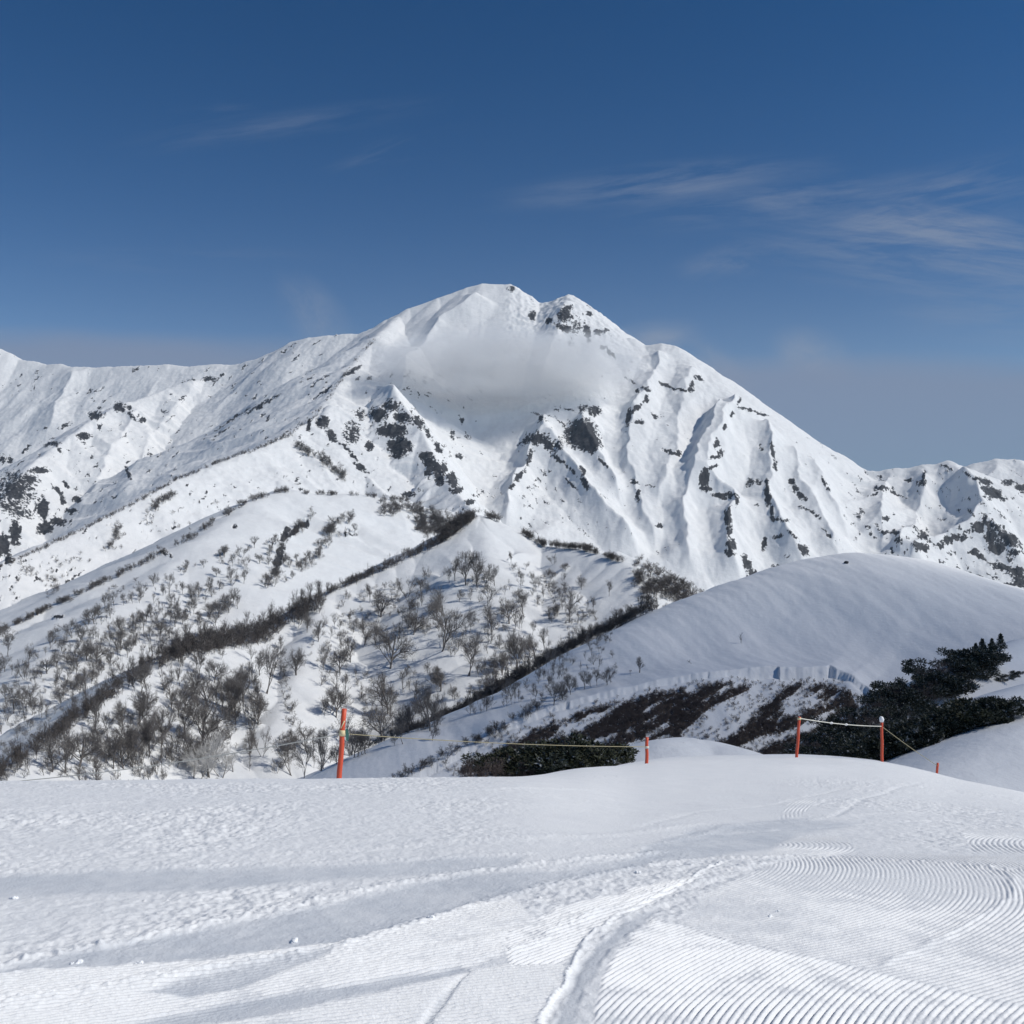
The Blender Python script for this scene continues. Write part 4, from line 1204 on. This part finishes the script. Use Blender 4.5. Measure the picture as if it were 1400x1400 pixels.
def evergreen(seed, upright=False):
    rs = np.random.RandomState(seed)
    n = 1500 if not upright else 1300
    lobes = []
    if upright:
        for k in range(9):
            z = 0.15 + 0.8 * k / 9
            r = 0.34 * (1 - k / 9.5)
            for j in range(4):
                a = rs.rand() * 6.28
                lobes.append((math.cos(a) * r * .6, math.sin(a) * r * .6, z, r * .55, 0.07))
    else:
        for k in range(11):
            a = rs.rand() * 6.28; r = rs.rand() ** .5 * 0.5
            lobes.append((math.cos(a) * r, math.sin(a) * r, 0.22 + 0.55 * rs.rand() * (1 - r * .7), 0.13 + 0.12 * rs.rand(), 0.10 + 0.09 * rs.rand()))
    lobes = np.array(lobes)
    k = rs.randint(len(lobes), size=n)
    dirs = rs.randn(n, 3); dirs /= np.linalg.norm(dirs, axis=1, keepdims=True)
    rad = rs.rand(n, 1) ** 0.45
    c = lobes[k, :3] + dirs * rad * np.stack([lobes[k, 3], lobes[k, 3], lobes[k, 4]], 1)
    c[:, 2] = np.maximum(c[:, 2], 0.02)
    out = dirs * 0.8 + rs.randn(n, 3) * 0.6 + np.array([0, 0, 0.5])
    out /= np.linalg.norm(out, axis=1, keepdims=True)
    side = np.cross(out, rs.randn(n, 3)); side /= np.linalg.norm(side, axis=1, keepdims=True)
    ln = rs.uniform(0.035, 0.085, (n, 1)); w = rs.uniform(0.010, 0.022, (n, 1))
    V = np.stack([c - side * w, c + side * w, c + out * ln + side * w * .5, c + out * ln - side * w * .5], 1).reshape(-1, 3)
    Q = np.arange(n * 4).reshape(-1, 4)
    segs = [(0, 0, -0.1, *(np.array([0, 0, 0.85]) if upright else lobes[0, :3]), 0.02, 0.006)]
    for q in lobes:
        segs.append((0, 0, (q[2] if upright else 0.0), *q[:3], 0.014, 0.006))
    sv, sq = prisms(segs, 4)
    return V, Q, sv, sq


M_PINE = simple_mat('evergreen_needles', (0.017, 0.024, 0.012), 0.7, 0.45, 6)
M_PINE2 = simple_mat('olive_needles', (0.036, 0.040, 0.015), 0.7, 0.45, 6)
for m in (M_PINE, M_PINE2):      # snow caught in the needles
    n, l = m.node_tree.nodes, m.node_tree.links
    bs = [q for q in n if q.type == 'BSDF_PRINCIPLED'][0]
    src = bs.inputs['Base Color'].links[0].from_socket
    geo = n.new('ShaderNodeNewGeometry')
    nz = N(n, 'ShaderNodeTexNoise'); nz.inputs['Scale'].default_value = 2.6; nz.inputs['Detail'].default_value = 4
    l.new(geo.outputs['Position'], nz.inputs['Vector'])
    r = N(n, 'ShaderNodeMapRange'); r.inputs[1].default_value = 0.60; r.inputs[2].default_value = 0.66
    l.new(nz.outputs[0], r.inputs[0])
    mx = N(n, 'ShaderNodeMix', data_type='RGBA'); l.new(math_node(n, l, 'MULTIPLY', r.outputs[0], 0.55), mx.inputs[0]); l.new(src, mx.inputs[6]); mx.inputs[7].default_value = (0.6, 0.62, 0.65, 1)
    l.new(mx.outputs[2], bs.inputs['Base Color'])
EV = []
for s_ in range(6):
    V, Q, sv, sq = evergreen(400 + s_, s_ == 5)
    a = mesh_from('foliage', V, Q, False); a.materials.append(M_PINE)
    a2 = mesh_from('foliage', V, Q, False); a2.materials.append(M_PINE2)
    b = mesh_from('stem', sv, sq); b.materials.append(M_BARK)
    EV.append((a, a2, b))
EVL = []


def evg(u, v, hp, ymin, grp, olive=False, up=False, wide=1.3):
    p = Surf.march(u, v, ymin)
    if p is None:
        return
    EVL.append((u, v, hp, p, grp, olive, up, wide))


rg = random.Random(21)
for (u, v, hp) in [(655, 1064, 24), (672, 1062, 30), (690, 1064, 26), (705, 1060, 30), (720, 1062, 40), (738, 1060, 42), (752, 1062, 38), (765, 1060, 44), (782, 1058, 44), (798, 1056, 40), (812, 1056, 38),
                   (826, 1052, 36), (840, 1050, 33), (852, 1049, 26), (745, 1066, 30), (790, 1064, 32), (770, 1066, 28)]:
    evg(u, v, hp * rg.uniform(1.1, 1.8), 47, 'centre', olive=rg.random() < 0.6, wide=rg.uniform(1.1, 1.6))
EXTRA_EV = []
for i in range(60):
    f = (i + rg.random()) / 60
    u = 1085 + f * 275
    vtop = np.interp(u, [1085, 1130, 1200, 1290, 1330, 1370], [1020, 972, 932, 886, 880, 866])
    vbot = np.interp(u, [1085, 1130, 1200, 1290, 1330, 1370], [1062, 1055, 1010, 952, 930, 905])
    hp = rg.uniform(26, 42)
    v = rg.uniform(vtop + hp * .7, vbot + 12)
    evg(u, v, hp, 78, 'ridge', wide=rg.uniform(1.1, 1.6))
for (u, v, hp) in [(1368, 890, 26), (1356, 893, 22), (1343, 896, 24), (1334, 898, 20), (1318, 905, 20), (1300, 909, 18)]:
    evg(u, v, hp, 78, 'top', up=True, wide=1.0)
for i in range(66):
    u = rg.uniform(1185, 1378)
    vt = np.interp(u, [1185, 1250, 1320, 1380], [1015, 975, 952, 955]); vb = np.interp(u, [1185, 1230, 1280, 1330, 1380], [1048, 1052, 1060, 1040, 1015])
    hp = rg.uniform(32, 52)
    evg(u, rg.uniform(vt + hp * .6, vb + 8), hp, 64, 'block', olive=(u > 1300 and rg.random() < 0.35), wide=rg.uniform(1.1, 1.6))
for (u, v, hp) in [(1320, 925, 16), (1332, 922, 15), (1310, 932, 14), (1372, 935, 12), (1383, 930, 12), (1392, 925, 10)]:
    evg(u, v, hp, 78, 'small', wide=1.7)
desc = {'centre': ('dark evergreen shrub behind the snow edge left of the middle orange pole', 'evergreen shrubs behind the snow edge'),
        'ridge': ('black evergreen bush in the long band climbing behind the two roped poles', 'evergreens in the band climbing right'),
        'top': ('small upright fir at the upper right end of the dark band', 'small firs on the band top'),
        'block': ('dark evergreen bush in the block above the shaded mound at right', 'evergreens above the shaded mound'),
        'small': ('low evergreen clump poking from snow near the right edge', 'low clumps near the right edge')}
for grp in desc:
    g = [e for e in EVL if e[4] == grp]
    g.sort(key=lambda e: e[1])
    nrow = max(1, math.ceil(len(g) / 10)); size = math.ceil(len(g) / nrow) if g else 1
    for r in range(nrow):
        row = sorted(g[r * size:(r + 1) * size], key=lambda e: e[0])
        for i, (u, v, hp, p, _, olive, up, wide) in enumerate(row):
            a, a2, b = EV[5] if up else EV[rg.randrange(5)]
            o = bpy.data.objects.new('fir_tree' if up else 'evergreen_shrub', None)
            h = hp * p[1] / F
            o.location = (p[0], p[1], p[2] - 0.03 * h); o.scale = (h * wide, h * wide, h)
            o.rotation_euler = (0, 0, rg.uniform(0, 6.28)); o.empty_display_size = .3
            link(o)
            link(bpy.data.objects.new('foliage', a2 if olive else a), o); link(bpy.data.objects.new('stem', b), o)
            kind = {'centre': 'evergreen shrub behind the central snow edge', 'ridge': 'black evergreen bush in the climbing band', 'top': 'upright fir atop the dark climbing band',
                    'block': 'dark bush above the shaded right mound', 'small': 'low evergreen clump near right edge'}[grp]
            o['label'] = ('olive ' if olive else '') + kind + (', %s row down' % ordinal(r + 1) if nrow > 1 else '') + ', %s from left' % ordinal(i + 1)
            o['category'] = 'tree' if up else 'shrub'; o['group'] = desc[grp][1]
print('evergreens', len(EVL))
# bare stems mixed among the evergreens
B = band([(1060, 1050), (1120, 1020), (1180, 985), (1240, 950), (1300, 920)], 260, 22, 24, 78, 0, 31) + band([(1200, 1040), (1260, 1010), (1330, 990)], 200, 24, 24, 64, 0, 32)
B += band([(640, 1068), (720, 1066), (830, 1056)], 70, 30, 8, 47, 0, 33)
merged('bare_undergrowth', B, M_BRUSH, 'thin leafless stems growing between the dark evergreens', 'brush')

# ------------------------------------------------------------------ marker poles and ropes
M_POLE = simple_mat('orange_paint', (0.62, 0.085, 0.035), 0.5, 0.18, 9)
M_TAPE = simple_mat('cream_tape', (0.75, 0.62, 0.36), 0.7, 0.1, 9)
M_TAG = simple_mat('green_cloth', (0.05, 0.16, 0.13), 0.8, 0.2, 9)
M_CAP = simple_mat('white_plastic', (0.8, 0.8, 0.8), 0.5, 0.05, 9)
M_ROPE = simple_mat('yellow_rope', (0.33, 0.29, 0.18), 0.8, 0.2, 30)
M_ROPE2 = simple_mat('white_rope', (0.68, 0.66, 0.58), 0.8, 0.15, 30)


def tube(name, pts, r, mat, parent=None, sides=10, cap=True):
    V, Q = [], []
    P_ = [mathutils.Vector(p) for p in pts]
    rr_ = r if isinstance(r, (list, tuple)) else [r] * len(P_)
    for i, p in enumerate(P_):
        d = (P_[min(i + 1, len(P_) - 1)] - P_[max(i - 1, 0)]).normalized()
        a = d.cross(mathutils.Vector((0.31, 0.95, 0.05))).normalized(); b = d.cross(a)
        for k in range(sides):
            t = 2 * math.pi * k / sides
            V.append(p + (a * math.cos(t) + b * math.sin(t)) * rr_[i])
    faces = []
    for i in range(len(P_) - 1):
        for k in range(sides):
            faces.append((i * sides + k, i * sides + (k + 1) % sides, (i + 1) * sides + (k + 1) % sides, (i + 1) * sides + k))
    if cap:
        faces.append(tuple(range(sides))[::-1]); faces.append(tuple((len(P_) - 1) * sides + k for k in range(sides)))
    me = bpy.data.meshes.new(name); me.from_pydata([tuple(v) for v in V], [], faces)
    for p in me.polygons:
        p.use_smooth = len(p.vertices) == 4
    me.materials.append(mat); me.update()
    o = bpy.data.objects.new(name, me)
    return link(o, parent)


def snow_z(x, y):
    a = x / y * F + 700
    c = int(np.clip(np.searchsorted(UN, a), 0, len(UN) - 1)); r = int(np.clip(np.searchsorted(yn, y), 0, len(yn) - 1))
    return float(NZ[r, c])


def pole(name, base_uv, top_uv, Y, r, label, sink=0.4):
    bx_, by_, bz_ = P(base_uv[0], base_uv[1], Y)
    gz = snow_z(bx_, Y)
    top = mathutils.Vector(P(top_uv[0], top_uv[1], Y))
    base = mathutils.Vector((bx_, by_, bz_))
    d = (base - top).normalized()
    foot = top + d * ((top.z - gz + sink) / max(-d.z, .2))
    e = bpy.data.objects.new(name, None); e.location = foot; e.empty_display_size = .2
    link(e)
    rel = lambda p: tuple(mathutils.Vector(p) - foot)
    n_ = 8
    pts = [rel(foot.lerp(top, i / n_) + mathutils.Vector((0.006 * math.sin(i * 1.7), 0, 0))) for i in range(n_ + 1)]
    tube('shaft', pts, [r * (1.05 - 0.12 * i / n_) for i in range(n_ + 1)], M_POLE, e, 12)
    e['label'] = label; e['category'] = 'pole'; e['group'] = 'orange marker poles of the rope line'
    return e, foot, top, rel


pA, fA, tA, relA = pole('marker_pole', (464, 1062), (470.5, 969), 19.4, 0.050, 'tall leaning orange pole with cream tape and green tag, left of centre')
pB, fB, tB, relB = pole('marker_pole', (884, 1060), (884.5, 1008), 25.0, 0.042, 'short orange pole standing alone right of the dark evergreen shrubs')
pC, fC, tC, relC = pole('marker_pole', (1088.5, 1046), (1093, 980), 28.0, 0.040, 'slightly bent orange pole at the left end of the white rope')
pD, fD, tD, relD = pole('marker_pole', (1206, 1041), (1205.5, 985), 32.0, 0.045, 'orange pole with white cap where the white rope turns down')
pE, fE, tE, relE = pole('marker_pole', (1281, 1058), (1282, 1043), 36.0, 0.045, 'orange pole tip barely showing beyond the snow edge at right')


def on(foot, top, v, Y):
    z = EYE + (HV - v) / F * Y
    t = (z - foot.z) / (top.z - foot.z)
    return foot.lerp(top, t)


def rope(name, a, b, sag, r, mat, label, knots=(), n=28):
    a, b = mathutils.Vector(a), mathutils.Vector(b)
    pts = [a.lerp(b, i / n) - mathutils.Vector((0, 0, sag * 4 * (i / n) * (1 - i / n))) for i in range(n + 1)]
    o = tube(name, pts, r, mat, None, 6)
    o['label'] = label; o['category'] = 'rope'; o['group'] = 'ropes between the marker poles'
    for f in knots:
        i = int(f * n)
        tube('knot', [pts[i] - mathutils.Vector((.045, 0, 0)), pts[i] - mathutils.Vector((.02, 0, 0)), pts[i] + mathutils.Vector((.02, 0, 0)), pts[i] + mathutils.Vector((.045, 0, 0))],
             [0.012, 0.035, 0.035, 0.012], M_CAP, o, 8)
    return o


ja = on(fA, tA, 1003, 19.4); jb = on(fB, tB, 1021, 25.0); jc = on(fC, tC, 982, 28); jd = on(fD, tD, 993, 32); je = on(fE, tE, 1047, 36)
rope('boundary_rope', P(-160, 1078, 26), ja, 0.22, 0.010, M_ROPE2, 'pale slack rope running left from the leaning orange pole')
rope('boundary_rope', ja, jb, 0.06, 0.009, M_ROPE, 'yellowish rope stretched between the leaning pole and the lone short pole')
rope('boundary_rope', jc, jd, 0.05, 0.014, M_ROPE2, 'white knotted rope between the two orange poles at right', (0.38, 0.57))
rope('boundary_rope', jd, je, 0.03, 0.010, M_ROPE, 'thin rope slanting down from the capped pole to the right')
# fittings of the poles
k1, k2 = on(fA, tA, 1006, 19.4), on(fA, tA, 998, 19.4)
tube('tape', [relA(k1), relA(k2)], 0.060, M_TAPE, pA, 12)
k1, k2 = on(fA, tA, 995, 19.4), on(fA, tA, 985, 19.4)
tube('cord', [tuple(mathutils.Vector(relA(k1)) + mathutils.Vector((-.03, -.05, 0))), tuple(mathutils.Vector(relA(k2)) + mathutils.Vector((.03, -.05, 0)))], 0.012, M_TAPE, pA, 6)
me = bpy.data.meshes.new('tag')
tp = mathutils.Vector(relA(on(fA, tA, 997, 19.4)))
vs = [tp + mathutils.Vector(q) for q in [(.055, -.03, 0), (.10, -.02, .02), (.115, 0, -.10), (.10, .01, -.23), (.065, 0, -.21), (.06, -.02, -.10)]]
vs2 = [q + mathutils.Vector((0, 0.012, 0)) for q in vs]
me.from_pydata([tuple(q) for q in vs + vs2], [], [tuple(range(6))[::-1], tuple(range(6, 12))] + [(i, (i + 1) % 6, (i + 1) % 6 + 6, i + 6) for i in range(6)])
me.materials.append(M_TAG)
link(bpy.data.objects.new('tag', me), pA)
tube('binding', [relB(on(fB, tB, 1023, 25)), relB(on(fB, tB, 1020, 25))], 0.050, M_ROPE2, pB, 10)
tube('binding', [relC(on(fC, tC, 984, 28)), relC(on(fC, tC, 981, 28))], 0.050, M_TAPE, pC, 10)
q = mathutils.Vector(relD(tD))
tube('cap', [tuple(q - mathutils.Vector((0, 0, .05))), tuple(q + mathutils.Vector((0, 0, .03))), tuple(q + mathutils.Vector((-.02, 0, .10))), tuple(q + mathutils.Vector((-.03, 0, .13)))], [0.055, 0.075, 0.06, 0.02], M_CAP, pD, 10)

# ------------------------------------------------------------------ small things on the snow
M_CLOD = simple_mat('clod_snow', (0.88, 0.89, 0.90), 0.7, 0.04, 20)


def clod(u, v, wpx, label, seed):
    x, y = near_pt(u, v)
    z = snow_z(x, y)
    rs = np.random.RandomState(seed)
    import bmesh
    bm = bmesh.new()
    r = wpx / F * y / 2
    for k in range(5):
        off = rs.uniform(-1, 1, 3) * r * 0.7 * np.array([1, 1, .5])
        g = bmesh.ops.create_icosphere(bm, subdivisions=2, radius=r * rs.uniform(0.4, 0.75))
        bmesh.ops.translate(bm, verts=g['verts'], vec=tuple(off))
    for vv_ in bm.verts:
        vv_.co += mathutils.Vector(rs.uniform(-1, 1, 3)) * r * 0.10
        vv_.co.z *= 0.75
    me = bpy.data.meshes.new('snow_clod'); bm.to_mesh(me); bm.free()
    me.materials.append(M_CLOD)
    o = link(bpy.data.objects.new('snow_clod', me)); o.location = (x, y, z + r * 0.25)
    o['label'] = label; o['category'] = 'snow clod'; o['group'] = 'loose snow clods on the groomed slope'


clod(110, 1315, 13, 'largest white snow clod lying near the lower left corner', 1)
clod(98, 1317, 6, 'tiny snow crumb just left of the largest clod', 2)
clod(18, 1228, 10, 'snow clod at the left edge on the grey scraped band', 3)
clod(190, 1315, 9, 'flat snow clod right of the largest clod, lower left', 4)
clod(403, 1284, 14, 'low snow clod on the smooth band left of centre', 5)
clod(588, 1257, 10, 'snow clod at the corduroy edge near the middle', 6)
clod(620, 1255, 8, 'small snow clod right of the one at the corduroy edge', 7)
clod(1052, 1256, 6, 'small clod lying on the corduroy right of centre', 8)
clod(1062, 1248, 5, 'tiny clod just behind the one on the right corduroy', 9)
clod(872, 1196, 7, 'small clod beside the ski track right of centre', 10)


def sapling(u, v, hp, lean, label, seed):
    p = Surf.march(u, v, 150)
    if not p:
        return
    h = hp * p[1] / F
    t, b = grow_tree(seed, 1, 0.7, (4, 3), 0.4)
    a = np.concatenate([t, b]); a[:, 6:] = np.maximum(a[:, 6:], 0.012)
    V, Q = prisms(a, 4)
    me = mesh_from('sapling', V, Q); me.materials.append(M_TWIG)
    o = link(bpy.data.objects.new('bare_sapling', me)); o.location = p; o.scale = (h, h, h); o.rotation_euler = (0, lean, seed)
    o['label'] = label; o['category'] = 'sapling'; o['group'] = 'lone bare saplings on the knoll'


sapling(1013, 880, 15, -0.4, 'thin leaning bare sapling high on the shaded snow knoll', 1)
sapling(945, 908, 9, 0.9, 'small bent twig on the knoll above the cornice', 2)
sapling(874, 920, 19, 0.1, 'bare sapling standing alone on the knoll near its left flank', 3)
sapling(862, 924, 8, 0.0, 'stubby twig just left of the lone sapling', 4)
p = Surf.march(1157, 771, 150)
if p:
    import bmesh
    bm = bmesh.new(); bmesh.ops.create_icosphere(bm, subdivisions=2, radius=0.55)
    rs = np.random.RandomState(3)
    for q in bm.verts:
        q.co *= 1 + rs.uniform(-.2, .2); q.co.z *= .7
    me = bpy.data.meshes.new('boulder'); bm.to_mesh(me); bm.free(); me.materials.append(simple_mat('dark_stone', (0.05, 0.05, 0.055), .9, .3, 3))
    o = link(bpy.data.objects.new('boulder', me)); o.location = (p[0], p[1], p[2] + .25)
    o['label'] = 'small dark boulder near the top of the shaded snow knoll'; o['category'] = 'boulder'

# ------------------------------------------------------------------ thin cloud hanging on the face of the peak


def cloud(name, c, rad, dens, label, seed, nscale=0.030, lo=0.47, hi=0.58):
    import bmesh
    bm = bmesh.new(); bmesh.ops.create_icosphere(bm, subdivisions=4, radius=1.0)
    me = bpy.data.meshes.new(name); bm.to_mesh(me); bm.free()
    o = link(bpy.data.objects.new(name, me)); o.location = c; o.scale = rad
    m = bpy.data.materials.new(name); m.use_nodes = True
    n, l = m.node_tree.nodes, m.node_tree.links; n.clear()
    out = n.new('ShaderNodeOutputMaterial'); pv = n.new('ShaderNodeVolumePrincipled')
    l.new(pv.outputs[0], out.inputs['Volume'])
    tc = n.new('ShaderNodeTexCoord')
    ln = N(n, 'ShaderNodeVectorMath', operation='LENGTH'); l.new(tc.outputs['Object'], ln.inputs[0])
    fall = N(n, 'ShaderNodeMapRange', interpolation_type='SMOOTHSTEP'); fall.inputs[1].default_value = 1.0; fall.inputs[2].default_value = 0.40
    l.new(ln.outputs['Value'], fall.inputs[0])
    geo = n.new('ShaderNodeNewGeometry')
    sc = N(n, 'ShaderNodeVectorMath', operation='MULTIPLY'); l.new(geo.outputs['Position'], sc.inputs[0]); sc.inputs[1].default_value = (nscale * .55, nscale * .7, nscale * 1.2)
    ad = N(n, 'ShaderNodeVectorMath', operation='ADD'); l.new(sc.outputs[0], ad.inputs[0]); ad.inputs[1].default_value = (seed, seed, seed)
    nz = N(n, 'ShaderNodeTexNoise'); nz.inputs['Scale'].default_value = 1; nz.inputs['Detail'].default_value = 4; nz.inputs['Roughness'].default_value = .6
    l.new(ad.outputs[0], nz.inputs['Vector'])
    s = math_node(n, l, 'ADD', nz.outputs[0], math_node(n, l, 'MULTIPLY', math_node(n, l, 'SUBTRACT', fall.outputs[0], 0.5), 0.35))
    r = N(n, 'ShaderNodeMapRange'); r.inputs[1].default_value = lo; r.inputs[2].default_value = hi
    l.new(s, r.inputs[0])
    d = math_node(n, l, 'MULTIPLY', math_node(n, l, 'MULTIPLY', r.outputs[0], fall.outputs[0]), dens)
    l.new(d, pv.inputs['Density'])
    pv.inputs['Color'].default_value = (0.98, 0.985, 0.99, 1); pv.inputs['Anisotropy'].default_value = 0.0
    me.materials.append(m)
    o['label'] = label; o['category'] = 'cloud'
    return o


cloud('cloud', P(690, 499, 1550), (320, 120, 84), 0.017, 'thin grey cloud hanging across the face below the summit', 3.3)

# cloud volume added out of view on the sun's path, to shade the knoll
g = (68.0, 145.0, -14.0)
D_ = 1150.0
c = tuple(g[i] + sun_dir[i] * D_ for i in range(3))
import bmesh
bm = bmesh.new(); bmesh.ops.create_icosphere(bm, subdivisions=4, radius=1.0)
for q in bm.verts:
    q.co *= 1 + 0.13 * math.sin(q.co.x * 3 + 1) * math.cos(q.co.y * 4) + 0.06 * math.sin(q.co.y * 9 + q.co.x * 7)
me = bpy.data.meshes.new('cloud'); bm.to_mesh(me); bm.free()
o = link(bpy.data.objects.new('cloud', me)); o.location = c; o.scale = (105, 122, 40)  # unseen added volume, sized so its shadow covers the knoll
m = bpy.data.materials.new('added_shade_cloud'); m.use_nodes = True
n, l = m.node_tree.nodes, m.node_tree.links; n.clear()
out = n.new('ShaderNodeOutputMaterial'); pv = n.new('ShaderNodeVolumePrincipled'); l.new(pv.outputs[0], out.inputs['Volume'])
pv.inputs['Density'].default_value = 0.0085; pv.inputs['Color'].default_value = (0.95, 0.96, 0.97, 1)
me.materials.append(m)
o['label'] = 'added cloud volume out of view, there to shade the snow knoll'; o['category'] = 'cloud'

# thin air between the camera and the mountains
bm = bmesh.new(); bmesh.ops.create_cube(bm, size=2.0)
me = bpy.data.meshes.new('haze'); bm.to_mesh(me); bm.free()
hz = link(bpy.data.objects.new('haze', me))
zlo = min(float(H.min()), -240.0) - 1.0
hz.location = (0, 1600, (zlo + 700) / 2); hz.scale = (6000, 1800, (700 - zlo) / 2)
m = bpy.data.materials.new('haze'); m.use_nodes = True
n, l = m.node_tree.nodes, m.node_tree.links; n.clear()
out = n.new('ShaderNodeOutputMaterial'); pv = n.new('ShaderNodeVolumePrincipled'); l.new(pv.outputs[0], out.inputs['Volume'])
pv.inputs['Density'].default_value = HAZE; pv.inputs['Color'].default_value = (0.62, 0.80, 0.98, 1)
me.materials.append(m)
hz['kind'] = 'stuff'; hz['label'] = 'thin blue haze in the air before the mountains'
